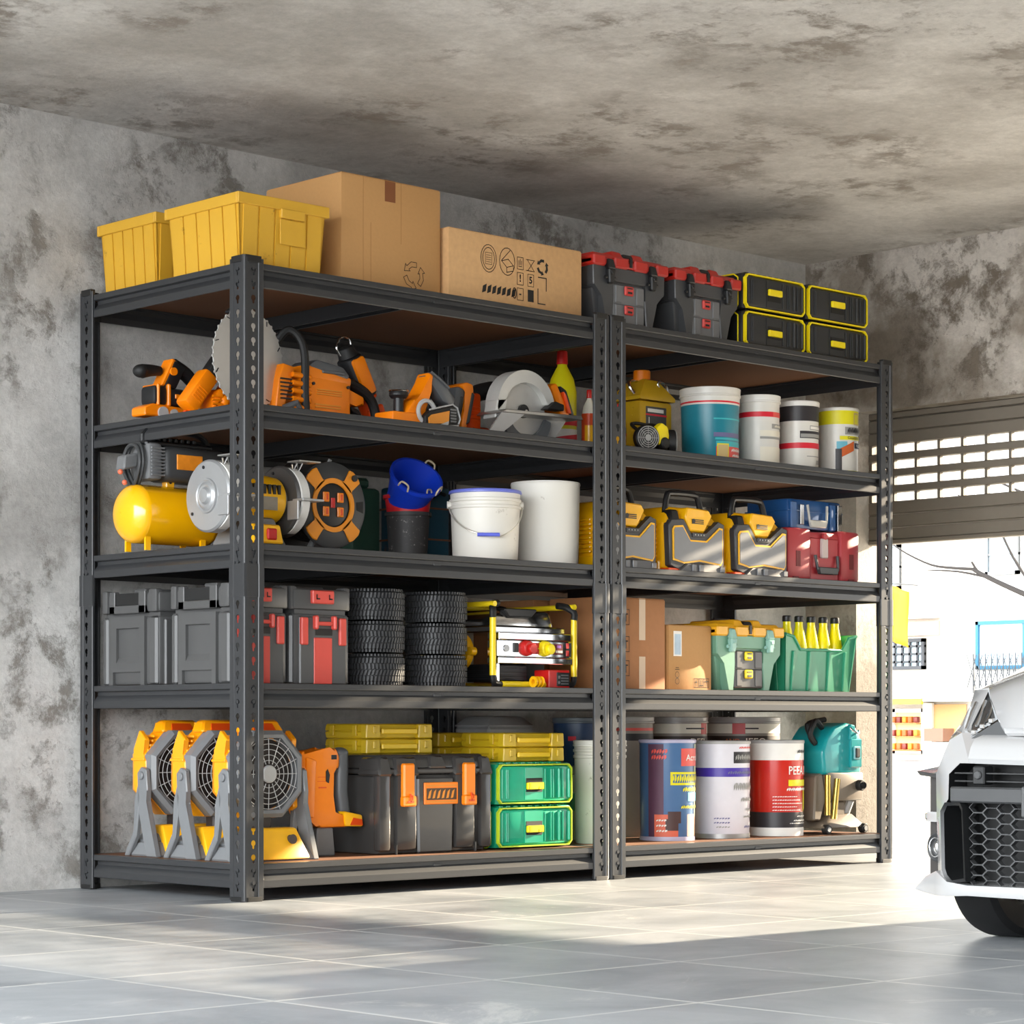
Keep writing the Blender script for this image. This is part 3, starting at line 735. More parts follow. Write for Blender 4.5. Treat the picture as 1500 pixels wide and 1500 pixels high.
t = thing('respirator_mask', 'black and yellow half-mask respirator with round filters in front of the yellow jug', 'respirator', (1.762, .075, Z2), 0)
G().sph((.045, .055, .055), .05, .045, .05).out('face_piece', BLACK2, t)
g = G(); g.prism([(.028, .03), (.075, .022), (.088, .055), (.080, .090), (.050, .104), (.022, .085)], 'y', .004, .03, .008, 2); g.out('front_cover', YEL2, t)
for (cx, cy, cz, rz, nm) in ((-.012, .012, .048, -20, 0), (.128, .020, .042, 52, 1)):
    g = G().at(cx, cy, cz, rz=rz).cyl((0, 0, 0), (0, .03, 0), .044, n=32, bev=.004)
    f = g.out('filter_cartridge', BLACK, t)
    g = G().at(cx, cy, cz, rz=rz)
    for r_ in (.010, .017, .024, .031, .038): g.torus((0, -.001, 0), r_, .0016, 'y', 32, 6)
    g.cyl((0, -.002, 0), (0, .001, 0), .009, n=16)
    for k in range(8):
        a = 2 * PI * k / 8; g.box(-.001, .001, -.001, 0, .01, .04) if 0 else g.tube([(.009 * math.cos(a), -.0005, .009 * math.sin(a)), (.038 * math.cos(a), -.0005, .038 * math.sin(a))], .0009, 5)
    g.out('filter_grille', LGREY, f)
G().cyl((.06, -.004, .034), (.06, .02, .034), .020, n=20, bev=.004).out('exhale_valve', BLACK2, t)
G().tube([(-.01, .05, .07), (.0, .10, .10), (.05, .12, .11), (.10, .10, .10), (.11, .05, .07)], .006, 8, smooth=5).out('head_strap', BLACK2, t)

# ------------------------------------------------------------ bottles
def bottle(label, x, y, z, r, h, body, cap_, name='bottle', bands=(), neck=.42, cat='bottle', group=None, shoulder=.62, capr=.45, capk=.12, rz=0):
    t = thing(name, label, cat, (x, y, z), rz, group)
    ch = h * capk
    G().lathe((0, 0, 0), [(.001, .002), (r * .9, 0), (r, .006), (r, h * .30), (r * .95, h * .33), (r, h * .36), (r, h * shoulder), (r * .80, h * (shoulder + .12)), (r * neck, h * .86), (r * neck, h - ch), (.001, h - ch)], n=28).out('body', body, t)
    G().lathe((0, 0, 0), [(r * capr, h - ch - .002), (r * (capr + .03), h - ch), (r * capr, h - .003), (r * capr * .85, h), (.001, h)], n=24).out('cap', cap_, t)
    if bands:
        ms = []; g = G()
        for k, b in enumerate(bands):
            if b[4] not in ms: ms.append(b[4])
            g.m(ms.index(b[4])).patch(r, b[0], b[1], b[2], b[3], off=.0008 + .0002 * k, slope=b[5] if len(b) > 5 else 0)
        g.out('printed_label', ms, t, rc=False)
    return t
YBOT = mat('lemon_bottle_plastic', '#dbd012', .35, coat=.2)
bottle('tall lemon yellow bottle with a red cap behind the circular saw', 1.705, .45, Z2, .050, .372, YBOT, RED, bands=[(125, 360, .02, .10, LBW), (190, 350, .03, .05, DKB, .03), (190, 350, .05, .07, LBR, .02), (190, 350, .01, .028, LBC, .03), (125, 360, .112, .135, LBR)], capr=.36, neck=.34)
bottle('small cream bottle with an orange label and red cap, seen left of the middle posts', 1.685, .30, Z2, .025, .222, CRM, RED, bands=[(0, 360, .01, .14, ORANGE2), (190, 350, .03, .10, YEL)], capr=.34, neck=.3)
bottle('grey spray bottle with a coral red nozzle cap, seen right of the middle posts', 1.700, .19, Z2, .036, .165, DGREY, RED, bands=[(0, 360, .01, .065, ORANGE2), (200, 340, .02, .055, YEL)], neck=.34, capr=.5, shoulder=.5)
# ------------------------------------------------------------ shelf 2, power tools
BLADE = mat('matt_blade_steel', '#c3c2bf', .4, .55); GUARD = mat('cast_grey_guard', '#c9c8c3', .42, .3); GRD = mat('dark_tool_grey', '#55585b', .4)
LENS = mat('tool_label_amber', '#d98a2a', .5)
def vents(g, x0, x1, y0, y1, z0, z1, n, ax='z', f=.5):
    for k in range(n):
        if ax == 'z': a = z0 + (z1 - z0) * k / n; g.box(x0, x1, y0, y1, a, a + (z1 - z0) / n * f)
        else: a = x0 + (x1 - x0) * k / n; g.box(a, a + (x1 - x0) / n * f, y0, y1, z0, z1)
    return g
# compact planer/hammer lying at the back left
t = thing('cordless_planer', 'black and orange cordless tool with a side knob, far left of the second shelf', 'power tool', (-.0 + .02, .50, Z2), 0)
g = G().prism([(-.01, .01), (.20, .012), (.20, .040), (.02, .048), (-.01, .035)], 'y', 0, .07, .004); g.out('sole', ORANGE, t)
G().cyl((.055, -.006, .022), (.055, .004, .022), .018, n=20).cyl((.095, -.006, .022), (.095, .004, .022), .014, n=18).out('side_roller', LGREY, t)
g = G().box(.025, .075, .0, .075, .045, .105, .012, 2).box(.085, .150, .0, .075, .045, .100, .014, 2); g.out('motor_housing', BLACK, t)
g = G().box(.073, .085, -.003, .078, .044, .110, .003).box(.035, .045, -.003, .078, .044, .108, .003).box(.10, .145, -.003, .002, .068, .082, .002).prism([(.055, .105), (.072, .105), (.115, .185), (.100, .192)], 'y', .01, .06, .004); g.out('trim_band', ORANGE, t)
g = G().prism([(.068, .100), (.110, .098), (.145, .165), (.105, .185)], 'y', .006, .064, .006, 2); g.tube([(.115, .035, .172), (.165, .035, .150), (.205, .035, .115)], [.024, .026, .020], 12, smooth=3); g.out('rear_handle', BLACK, t)
G().cyl((.098, .0, .150), (.098, .008, .150), .012, n=16).out('lock_button', ORANGE, t)
G().tube([(.005, .035, .145), (.035, .035, .150), (.07, .035, .152)], [.022, .018, .014], 12, smooth=3).sph((.0, .035, .145), .024, .024, .020).out('front_knob', BLACK2, t)
# reciprocating tool: slanting orange body
t = thing('demolition_saw', 'orange tool with a slanted black grip, leaning beside the big pale disc', 'power tool', (.055, .36, Z2), 0)
g = G().at(.03, 0, .035, ry=38).box(-.028, .028, 0, .06, -.01, .125, .012, 2); g.at(.03, 0, .035, ry=38); vents(g, -.018, .018, -.002, .004, .02, .07, 5, 'z', .35); g.out('gear_case', YEL if 0 else ORANGE, t)
g = G().at(.108, 0, .125, ry=38).box(-.024, .024, .004, .056, .0, .075, .010, 2).box(-.020, .020, .008, .052, .07, .115, .008, 2); g.out('rubber_grip', BLACK2, t)
g = G().at(.09, 0, .06, ry=38).box(.028, .040, .0, .06, -.03, .14, .004).at().tube([(.02, .03, .010), (.10, .03, .012), (.21, .03, .012)], .010, 8); g.out('side_plate', ORANGE2, t)
g = G(); g.prism([(.10, .004), (.23, .004), (.235, .07), (.20, .098), (.13, .092), (.105, .06)], 'y', .0, .075, .010, 2); vents(g, .10, .14, -.004, .004, .03, .075, 4, 'z', .45); g.sph((.150, .002, .055), .018, .012, .018); g.out('motor_housing', ORANGE, t)
G().prism([(.175, .012), (.215, .012), (.205, .045), (.178, .058)], 'y', -.003, .01, .002).out('badge', BLACK, t)
# cut-off saw
t = thing('cut_off_saw', 'large orange cut-off saw with a big pale disc behind the front corner post', 'power tool', (.20, .22, Z2), 0)
g = G(); cz = .165; R_ = .148
g.at(-.005, .02, cz, rz=10)
N = 40; pr = []
for k in range(N):
    for dr, da in ((0, 0), (.0045, .15), (.0045, .3), (0, .5)):
        a = 2 * PI * (k + da) / N; pr.append(((R_ + dr) * math.cos(a), (R_ + dr) * math.sin(a)))
g.prism(pr, 'y', -.002, .002); d_ = g.out('cutting_disc', BLADE, t)
g = G().at(-.005, .02, cz, rz=10)
for k in range(10):
    a = 2 * PI * k / 10 + .3; g.tube([((R_ - .014) * math.cos(a), -.0026, (R_ - .014) * math.sin(a)), ((R_ - .002) * math.cos(a + .06), -.0026, (R_ - .002) * math.sin(a + .06))], .0018, 5)
g.out('expansion_slot', BLACK, d_)
g = G().at(-.005, .02, cz, rz=10)
pts = [(.156 * math.cos(a), .156 * math.sin(a)) for a in [math.radians(v) for v in range(-95, 3, 8)]] + [(.09, .0), (.03, -.03), (0, -.06)]
g.prism(pts, 'y', .006, .045, .004); g.out('disc_guard', GRD, t)
g = G().prism([(-.075, .300), (-.05, .318), (-.02, .318), (-.02, .285)], 'y', .02, .05, .006).out('guard_handle', BLACK, t)
g = G()
g.prism([(.085, .0), (.115, .006), (.165, .160), (.120, .168), (.105, .120)], 'y', .01, .06, .006, 2)
for k in range(5): g.tube([(.150, .004, .040 + .024 * k), (.215, .0, .036 + .024 * k)], .008, 8)
g.box(.185, .375, .0, .11, .008, .140, .012, 2); g.prism([(.190, .135), (.375, .118), (.378, .145), (.20, .172)], 'y', .0, .10, .008, 2)
g.prism([(.365, .120), (.440, .095), (.440, .065), (.405, .072), (.37, .06)], 'y', .015, .08, .008, 2)
g.out('engine_body', ORANGE, t)
g = G(); vents(g, .238, .335, -.004, .004, .084, .104, 3, 'z', .5); vents(g, .232, .330, -.004, .004, .044, .060, 2, 'z', .5); g.out('body_vent', LENS, t)
g = G(); vents(g, .108, .150, .004, .012, .06, .13, 6, 'z', .35)
for x_, z_ in ((.205, .020), (.225, .115), (.36, .020), (.36, .115)): g.cyl((x_, -.005, z_), (x_, .004, z_), .005, n=10)
g.prism([(.395, .064), (.425, .058), (.440, .036), (.428, .034), (.40, .050)], 'y', .025, .06, .003); g.out('trigger', BLACK, t)
g = G().prism([(.205, .165), (.24, .190), (.345, .176), (.372, .150), (.36, .134)], 'y', .0, .11, .008, 2); g.box(.26, .345, -.004, .03, .150, .160, .002); g.out('filter_cover', GRD, t)
g = G().tube([(.200, .0, .010), (.194, .0, .09), (.194, .0, .19), (.184, .01, .245), (.160, .03, .272), (.138, .05, .25), (.128, .07, .20), (.124, .08, .10)], .0125, 10, smooth=5); g.out('front_handle', BLACK2, t)
g = G().tube([(.385, .05, .142), (.44, .05, .128), (.49, .05, .098), (.512, .05, .055), (.512, .05, .006)], [.016, .018, .016, .015, .014], 10, smooth=4) if 0 else G().tube([(.385, .05, .142), (.44, .05, .128), (.49, .05, .098), (.512, .05, .055), (.512, .05, .010)], .016, 10, smooth=4); g.out('rear_handle', BLACK2, t)
G().tube([(.375, .03, .012), (.44, .03, .008), (.51, .03, .008)], .006, 8).out('base_bar', LGREY, t)
G().cyl((.10, .0, .012), (.10, .06, .012), .016, n=16).tube([(.12, .01, .03), (.16, .0, .05), (.19, .0, .006)], .012, 8).out('lower_mount', GRD, t)
# stick lamp
t = thing('work_light', 'orange and black work light standing tilted with a wire hook, behind the cut-off saw handle', 'work light', (.77, .33, Z2 + .012), 0)
t.rotation_euler = (0, math.radians(-28), 0)
M_ = lambda: G()
g = G().cyl((0, 0, .0), (0, 0, .105), .026, .030, n=20).cyl((0, 0, .10), (0, 0, .112), .040, n=24, bev=.004); g.box(-.03, .035, -.036, -.015, .03, .075, .006); g.out('base_joint', ORANGE2, t)
G().cyl((0, 0, .112), (0, 0, .245), .043, .040, n=28, bev=.004).out('housing', BLACK, t)
G().box(-.026, .026, -.046, -.025, .118, .240, .010, 2).out('lamp_panel', ORANGE, t)
G().cyl((0, 0, .243), (0, 0, .280), .032, .026, n=24, bev=.004).out('end_cap', BLACK2, t)
G().tube([(-.028, 0, .262), (-.030, 0, .290), (0, 0, .312), (.028, 0, .296), (.026, 0, .275)], .0035, 8, smooth=4).out('wire_hook', CHROME, t)
# orbital tool in front
t = thing('cordless_router', 'orange trimming tool with a black knob and grey-rimmed plate, middle of the second shelf', 'power tool', (.66, .10, Z2), 0)
g = G().box(-.012, .125, .01, .10, .004, .044, .006, 2).prism([(.05, .04), (.13, .04), (.145, .12), (.165, .165), (.145, .178), (.115, .10), (.08, .085)], 'y', .02, .08, .008, 2); g.out('housing', ORANGE, t)
G().cyl((.040, .045, .044), (.040, .045, .092), .016, n=18).lathe((.040, .045, .088), [(.001, .0), (.024, .0), (.030, .008), (.030, .016), (.026, .024), (.001, .028)], n=24).out('depth_knob', BLACK, t)
G().torus((.040, .045, .110), .0285, .003, 'z', 24, 6).out('knob_ring', CHROME, t)
g = G().prism([(.135, .165), (.158, .182), (.215, .145), (.262, .105), (.250, .075), (.205, .092)], 'y', .025, .075, .010, 2); g.tube([(.152, .02, .178), (.185, .02, .160), (.225, .02, .135)], .004, 6); g.out('top_grip', GRD, t)
g = G().torus((.118, .004, .050), .034, .007, 'y', 28, 8); g.out('guide_ring', LGREY, t)
g = G().prism([(.098, .004), (.232, .018), (.240, .034), (.228, .068), (.212, .076), (.118, .052), (.098, .034)], 'y', -.012, .012, .003); g.out('motor_cover', BLACK2, t)
g = G().prism([(.112, .012), (.192, .019), (.196, .058), (.122, .040), (.110, .030)], 'y', -.0155, -.010); g.out('name_plate', LENS, t)
g = G().prism([(.150, .010), (.190, .014), (.192, .026)], 'y', -.0165, -.0145).prism([(.104, .002), (.234, .014), (.2345, .0175), (.104, .0055)], 'y', -.014, .0); g.tube([(.236, -.012, .020), (.243, -.012, .036), (.231, -.012, .070), (.212, -.012, .079), (.116, -.012, .055)], .0028, 6); g.out('plate_rim', LGREY, t)
g = G(); 
for k in range(5): g.box(.202, .224, -.0155, -.010, .024 + .009 * k, .029 + .009 * k)
g.out('grip_ridge', GREY, t)
# battery pack on driver, and the drill behind it
t = thing('cordless_driver', 'orange and dark grey battery tool between the trimming tool and the circular saw', 'power tool', (.985, .215, Z2), 0)
g = G().prism([(.0, .03), (.03, .02), (.06, .15), (.045, .165), (.015, .158)], 'y', 0, .07, .008, 2); g.out('battery_pack', GRD, t)
g = G().prism([(.030, -.0), (.052, .01), (.088, .150), (.085, .172), (.060, .178), (.02, .165), (.055, .150), (.045, .08)], 'y', -.006, .076, .006, 2); g.out('battery_shell', ORANGE, t)
g = G().prism([(.052, .04), (.068, .05), (.090, .140), (.078, .148)], 'y', -.009, .079, .003).prism([(.022, .06), (.034, .06), (.045, .13), (.034, .13)], 'y', -.003, .073, .002); g.out('battery_grip', BLACK, t)
g = G().box(.09, .155, .03, .09, .03, .155, .012, 2); vents(g, .1, .145, .026, .034, .07, .12, 4); g.out('motor_housing', ORANGE2, t)
G().cyl((.12, .06, .0), (.12, .06, .05), .030, n=18).out('foot', BLACK2, t)
t = thing('cordless_grinder', 'dark bodied tool mostly hidden behind the circular saw guard', 'power tool', (1.16, .33, Z2), 0)
G().tube([(.03, .03, .022), (.02, .03, .10), (.05, .03, .165), (.13, .03, .19)], [.024, .030], 12, smooth=4).out('grip', BLACK2, t)
G().box(-.02, .10, -.005, .07, .0, .06, .012, 2).out('base', ORANGE2, t)
g = G(); 
for k in range(5): g.tube([(-.055 + .008 * k, -.01, .002), (-.06 + .012 * k, -.01, .055), (-.02 + .012 * k, -.01, .030)], .004, 6)
g.out('fin', SILVER, t)
# circular saw
t = thing('circular_saw', 'circular saw with a pale grey guard and flat base plate on the second shelf', 'power tool', (1.24, .17, Z2), 0)
c = (0., 0., .105)
def arc(cx, cz, r, a0, a1, n=20): return [(cx + r * math.cos(math.radians(a0 + (a1 - a0) * k / n)), cz + r * math.sin(math.radians(a0 + (a1 - a0) * k / n))) for k in range(n + 1)]
g = G().prism(arc(0, .100, .128, 12, 188, 26) + arc(0, .088, .100, 165, 20, 22), 'y', -.030, .030, .004); g.prism([(-.127, .125), (-.085, .13), (-.09, .085), (-.14, .062)], 'y', -.03, .03, .004)
g.out('upper_guard', GUARD, t)
g = G().prism(arc(0, .092, .105, 0, 360, 48)[:-1], 'y', -.004, .0); g.out('saw_blade', BLADE, t)
G().cyl((.005, -.012, .098), (.005, -.0, .098), .022, n=24).out('arbor_flange', BLACK, t)
G().cyl((.012, -.016, .093), (.012, -.010, .093), .011, n=6).out('arbor_bolt', CHROME, t)
g = G().prism(arc(.01, .085, .108, 195, 352, 22) + arc(.01, .100, .082, 345, 205, 20), 'y', -.022, -.010, .002); g.out('lower_guard', GRD, t)
g = G(); 
bp_ = [(-.135, .088), (.205, .094), (.212, .082), (-.150, .076)]
g.prism(bp_, 'y', -.075, .05, .002); g.out('base_plate', ALU, t)
g = G().prism([(-.150, .077), (-.05, .078), (-.165, .0), (-.215, .0)], 'y', -.072, -.066).prism([(-.02, .078), (.205, .083), (.16, .03), (.05, .0), (-.06, .0)], 'y', -.0, .004); g.out('side_fence', SILVER, t)
g = G().prism([(.075, .108), (.150, .108), (.150, .128), (.112, .136)], 'y', -.05, -.01, .003).out('lock_lever', BLACK2, t)
g = G().box(.09, .15, .035, .09, .10, .19, .014, 2); g.out('motor_housing', BLACK, t)
g = G().prism([(.135, .195), (.165, .208), (.232, .10), (.185, .096)], 'y', .0, .075, .010, 2); g.out('battery_pack', ORANGE, t)
g = G().prism([(.180, .200), (.208, .185), (.244, .105), (.228, .098)], 'y', -.004, .08, .008, 2).out('battery_grip', BLACK, t)
g = G().prism([(.190, .180), (.202, .170), (.226, .110), (.208, .110)], 'y', -.007, .02, .002).out('battery_latch', ORANGE2, t)
G().prism([(-.05, .001), (.02, .001), (.01, .045), (-.03, .045)], 'y', .01, .05, .004).out('chute', RED, t)
# ------------------------------------------------------------ shelf 3
Z3 = ZS[2]
CT = mat('compressor_yellow_enamel', '#f7b305', .16, coat=.7, var=.03)
t = thing('air_compressor', 'yellow tank air compressor with grey motor housing, left end of the third shelf', 'air compressor', (.075, .50, Z3), 0)
g = G(); R_ = .088; z_ = .022 + R_
pf = []
for k in range(9):
    a = PI / 2 * k / 8; pf.append((R_ * math.sin(a), -.12 - .052 * math.cos(a)))
pf += [(R_, -.12), (R_, .12)]
for k in range(9):
    a = PI / 2 * k / 8; pf.append((R_ * math.cos(a), .12 + .052 * math.sin(a)))
pf[0] = (.001, pf[0][1]); pf[-1] = (.001, pf[-1][1])
g.lathe((.02, .0, z_), pf, 'x', 40); g.out('air_tank', CT, t)
G().tube([(-.145, -.0, z_ + .0)] + [(-.145 + .33 * k / 8, -R_ - .0004, z_ + .002) for k in range(9)], .0012, 5).out('weld_seam', CT, t) if 0 else None
g = G()
for x_ in (-.09, .11):
    for y_ in (-.05, .05): g.box(x_ - .009, x_ + .009, y_ - .004, y_ + .004, 0, .05)
g.box(.0 + .005, .035, -.012, .012, z_ + R_ - .004, z_ + R_ + .022, .002)
g.out('mounting_foot', CT, t)
G().cyl((.02, -.013, z_ + R_ + .012), (.02, .013, z_ + R_ + .012), .005, n=10).out('bolt', BLACK, t)
mh = z_ + R_ + .012
g = G().box(-.03, .20, -.055, .055, mh, mh + .105, .022, 3); g.out('motor_housing', DGREY, t)
g = G().box(-.085, -.035, -.052, .052, mh + .0, mh + .110, .012, 2)
for k in range(9): g.box(-.078, -.03, -.056, .056, mh + .012 + .010 * k, mh + .017 + .010 * k, .001)
g.out('ribbed_end', GREY, t)
g = G().tube([(-.095, 0, mh - .018), (-.10, -.040, mh + .04), (-.098, -.03, mh + .095), (-.095, 0, mh + .108), (-.098, .03, mh + .095), (-.10, .04, mh + .04)], .007, 8, smooth=4, closed=True).tube([(-.110, 0, mh - .022), (-.113, -.042, mh + .04), (-.11, -.03, mh + .090), (-.11, 0, mh + .104), (-.11, .03, mh + .090), (-.113, .042, mh + .04)], .006, 8, smooth=4, closed=True); g.out('coiled_hose', DGREY, t)
G().prism([(-.155, mh + .025), (-.105, mh + .035), (-.100, mh + .080), (-.150, mh + .068)], 'y', -.022, .022, .005).out('air_filter', GREY, t)
G().box(.012, .105, -.058, -.050, mh + .035, mh + .080, .001).out('label_plate', mat('orange_rating_label', '#e8881a', .5, var=.3, scale=40), t)
g = G().box(-.085, .16, -.035, .035, mh + .100, mh + .118, .006).tube([(-.07, 0, mh + .11), (-.06, 0, mh + .148), (.05, 0, mh + .155), (.14, 0, mh + .145), (.17, 0, mh + .11)], .009, 8, smooth=3)
for k in range(7): g.box(-.03 + .022 * k, -.018 + .022 * k, -.014, .014, mh + .120, mh + .132, .002)
g.out('carry_handle', BLACK, t)
for zz in (.135, .162):
    pass
G().sph((-.150, -.02, mh - .012), .008).sph((-.165, -.02, mh + .018), .008).out('valve_knob', mat('coral_valve', '#d9694a', .4), t)
# bench grinder
t = thing('bench_grinder', 'bench grinder with silver wheel cover and yellow motor behind the front corner post', 'bench grinder', (.20, .24, Z3), 0)
zc = .150
for s, x_ in ((-1, -.130), (1, .125)):
    g = G(); 
    g.lathe((x_, 0, zc), [(.001, -.024 if s < 0 else -.024), (.100, -.024), (.106, -.018), (.106, .018), (.100, .024), (.001, .024)], 'x', 40); wm = g.out('wheel_cover', SILVER if s < 0 else mat('dark_wheel_cover', '#4a4846', .45, .3), t)
    g = G(); xf = x_ - .024
    g.lathe((xf, 0, zc), [(.052, .0), (.050, -.005), (.046, -.005), (.042, -.002), (.038, -.006), (.032, -.008), (.026, -.006), (.020, -.014), (.001, -.016)], 'x', 32)
    g.out('raised_hub', SILVER, wm)
    g = G()
    for a in (80, 215, 325): g.cyl((xf - .003, .085 * math.cos(math.radians(a)), zc + .085 * math.sin(math.radians(a))), (xf, .085 * math.cos(math.radians(a)), zc + .085 * math.sin(math.radians(a))), .005, n=10)
    g.out('cover_screw', BLACK, wm)
    G().cyl((x_ - .014, -.012, zc), (x_ + .014, -.012, zc), .102, n=40).out('grinding_wheel', mat('white_abrasive', '#cfcdc8', .8, bump=.3, scale=200), wm)
    g = G().box(x_ - .03, x_ + .05, -.135, -.085, zc - .006, zc + .001, .001).box(x_ - .03, x_ - .022, -.11, -.06, zc - .06, zc - .004, .001); g.out('tool_rest', SILVER, wm)
    g = G().box(x_ - .03, x_ + .05, -.118, -.060, zc + .110, zc + .114).tube([(x_ - .02, -.07, zc + .105), (x_ - .01, -.06, zc + .085), (x_ + .0, -.07, zc + .112), (x_ + .01, -.06, zc + .085), (x_ + .02, -.07, zc + .112)], .003, 6); g.out('spark_guard', ALU, wm)
g = G().lathe((0, 0, zc), [(.001, -.106), (.05, -.106), (.068, -.085), (.072, -.06), (.072, .06), (.068, .085), (.05, .10), (.001, .10)], 'x', 36); g.out('motor', YEL, t)
g = G()
for k in range(7): g.cyl((-.055 + .018 * k, -.0735, zc + .012), (-.05 + .018 * k, -.066, zc + .03), .0) if 0 else g.box(-.056 + .018 * k, -.047 + .018 * k, -.0735, -.060, zc + .012, zc + .040)
g.out('motor_vent', BLACK, t)
g = G().prism([(-.05, -.0722), (.05, -.0722), (.05, -.0708), (-.05, -.0708)], 'z', zc - .035, zc + .004); g.out('rating_plate', mat('rating_plate_grey', '#8d8578', .4, .3, var=.3), t)
g = G().tbox((-.085, .085, -.075, .075), (-.055, .055, -.05, .05), .010, .095, .006); g.out('pedestal', GREY, t)
G().tbox((-.05, .062, -.088, -.05), (-.045, .056, -.078, -.04), .016, .072, .004).out('switch_box', YEL, t)
G().box(-.0, .036, -.091, -.08, .026, .060, .004).out('rocker_switch', RED, t)
G().box(-.10, .115, -.095, .095, 0, .012, .003).out('base_plate', ALU, t)
# cable reel
t = thing('cable_reel', 'black and orange cable reel with four sockets, right of the bench grinder', 'cable reel', (.505, .23, Z3), 0)
zc = .150
g = G().lathe((0, .13, zc), [(.001, .0), (.146, .0), (.150, -.004), (.150, -.008), (.128, -.014), (.001, -.014)], 'y', 48); g.out('rear_flange', BLACK, t)
G().lathe((0, .0, zc), [(.08, .0), (.08, .12)], 'y', 36).out('winding_core', BLACK2, t)
g = G().lathe((0, -.0, zc), [(.072, -.006), (.124, -.006), (.131, -.002), (.133, .006), (.128, .014), (.072, .014)], 'y', 48); g.out('front_flange', DGREY, t)
g = G()
for k in range(5): g.torus((0, .03 + .020 * k, zc), .096, .010, 'y', 40, 8)
g.out('wound_cable', BLACK2, t)
g = G(); N = 40
pr = [(.083 * math.cos(2 * PI * i / N), -.083 * math.sin(2 * PI * i / N)) for i in range(N)]
g.lathe((0, 0, zc), [(.067, -.010), (.082, -.010), (.082, -.004), (.067, -.004)], 'y', 44)
for a in (47, 133, 227, 313):
    g.at(0, 0, zc, ry=-a); g.prism([(.074, -.030), (.084, -.019), (.124, -.028), (.130, -.014), (.131, .014), (.124, .028), (.084, .019), (.074, .030)], 'y', -.010, -.004, .002)
g.at(); g.out('orange_spider', mat('reel_amber_plastic', '#e58d12', .4), t)
G().lathe((0, 0, zc), [(.068, -.003), (.060, -.006), (.001, -.006)], 'y', 40).out('socket_panel', BLACK, t)
for x_, z_ in ((-.028, .024), (.028, .024), (-.028, -.020), (.028, -.020)):
    G().box(x_ - .012, x_ + .012, -.011, -.005, zc + z_ - .015, zc + z_ + .015, .002).out('socket_flap', ORANGE, t)
    G().box(x_ - .002, x_ + .007, -.0118, -.010, zc + z_ - .009, zc + z_ + .010, .001).out('flap_mark', ORANGE2, t)
G().box(-.008, .007, -.010, -.005, zc - .008, zc + .022, .001).out('power_switch', RED, t)
G().cyl((.080, -.016, zc + .086), (.080, -.004, zc + .086), .010, n=16).out('winding_knob', BLACK, t)
g = G().prism([(.092, zc + .014), (.118, zc + .018), (.118, zc - .018), (.094, zc - .010)], 'y', -.0072, -.004); g.out('rim_window', BLACK2, t)
g = G().tube([(-.02, .145, .0), (.03, .145, .16), (.06, .08, .30)], .006, 8).tube([(.15, .12, .004), (.115, .12, .040)], .006, 8).tube([(-.075, .02, .006), (-.055, .03, .03), (.0, .06, .08)], .010, 8); g.out('support_stand', SILVER, t)
# stacked pails at the back
BLU = mat('royal_blue_pail', '#1238b8', .4); REDP = mat('red_pail_rubber', '#b3101c', .5); BLKP = worn('black_pail_speckled', '#2c2a2a', '#8d8884', .6, 60, .60)
def flexpail(name_l, x, y, z, r0, r1, h, m, tilt=(0, 0), hooks=True, closed_top=False):
    t = thing('rubber_bucket', name_l, 'bucket', (x, y, z)); t.rotation_euler = (math.radians(tilt[0]), math.radians(tilt[1]), 0)
    G().lathe((0, 0, 0), [(.001, .003), (r0, 0), (r1, h - .012), (r1 + .006, h - .012), (r1 + .006, h), (r1 - .002, h), (r0 - .004, .008), (.001, .008)], n=40).out('body', m, t)
    if hooks:
        g = G()
        for a in (200, 20, 290):
            a = math.radians(a); cx, cy = (r1 + .004) * math.cos(a), (r1 + .004) * math.sin(a); ux, uy = -math.sin(a), math.cos(a)
            g.tube([(cx - ux * .018, cy - uy * .018, h - .006), (cx - ux * .012, cy - uy * .012, h + .014), (cx + ux * .012, cy + uy * .012, h + .014), (cx + ux * .018, cy + uy * .018, h - .006)], .003, 6, smooth=3)
        g.out('handle_hook', mat('bone_hook', '#c9b79a', .5), t)
    return t
flexpail('speckled black bucket at the bottom of the stack beside the cable reel', .925, .36, Z3, .060, .069, .160, BLKP, hooks=False)
flexpail('red bucket nested in the black one under the blue bucket', .925, .36, Z3 + .085, .056, .074, .130, REDP)
flexpail('blue bucket tilted forward on top of the red bucket', .918, .375, Z3 + .185, .058, .082, .125, BLU, tilt=(46, -14))
GRNC = mat('dark_green_case', '#23483a', .5); TLC = worn('dark_teal_can', '#1c4a5c', '#6a4a33', .5, 12, .63)
t = thing('jerry_can', 'dark green container in the shadow behind the cable reel', 'container', (.83, .52, Z3)); g = G().box(0, .12, 0, .16, 0, .25, .015, 2).box(.02, .10, .03, .13, .25, .285, .01); g.out('body', GRNC, t)
t = thing('jerry_can', 'dark teal container with rust bands standing between the bucket stack and white pail', 'container', (1.03, .46, Z3))
G().box(0, .165, 0, .16, 0, .265, .010, 2).out('body', TLC, t); G().box(-.002, .167, -.003, .163, .088, .094, .001).box(-.002, .167, -.003, .163, .190, .196, .001).out('rust_band', mat('rust_band', '#7a4e38', .6), t)
g = G().tube([(.03, .08, .26), (.04, .08, .30), (.12, .08, .30), (.13, .08, .26)], .009, 8, smooth=3).tube([(.08, -.004, .225), (.11, -.012, .245), (.14, -.004, .24)], .006, 6); g.out('handle', BLACK2, t)
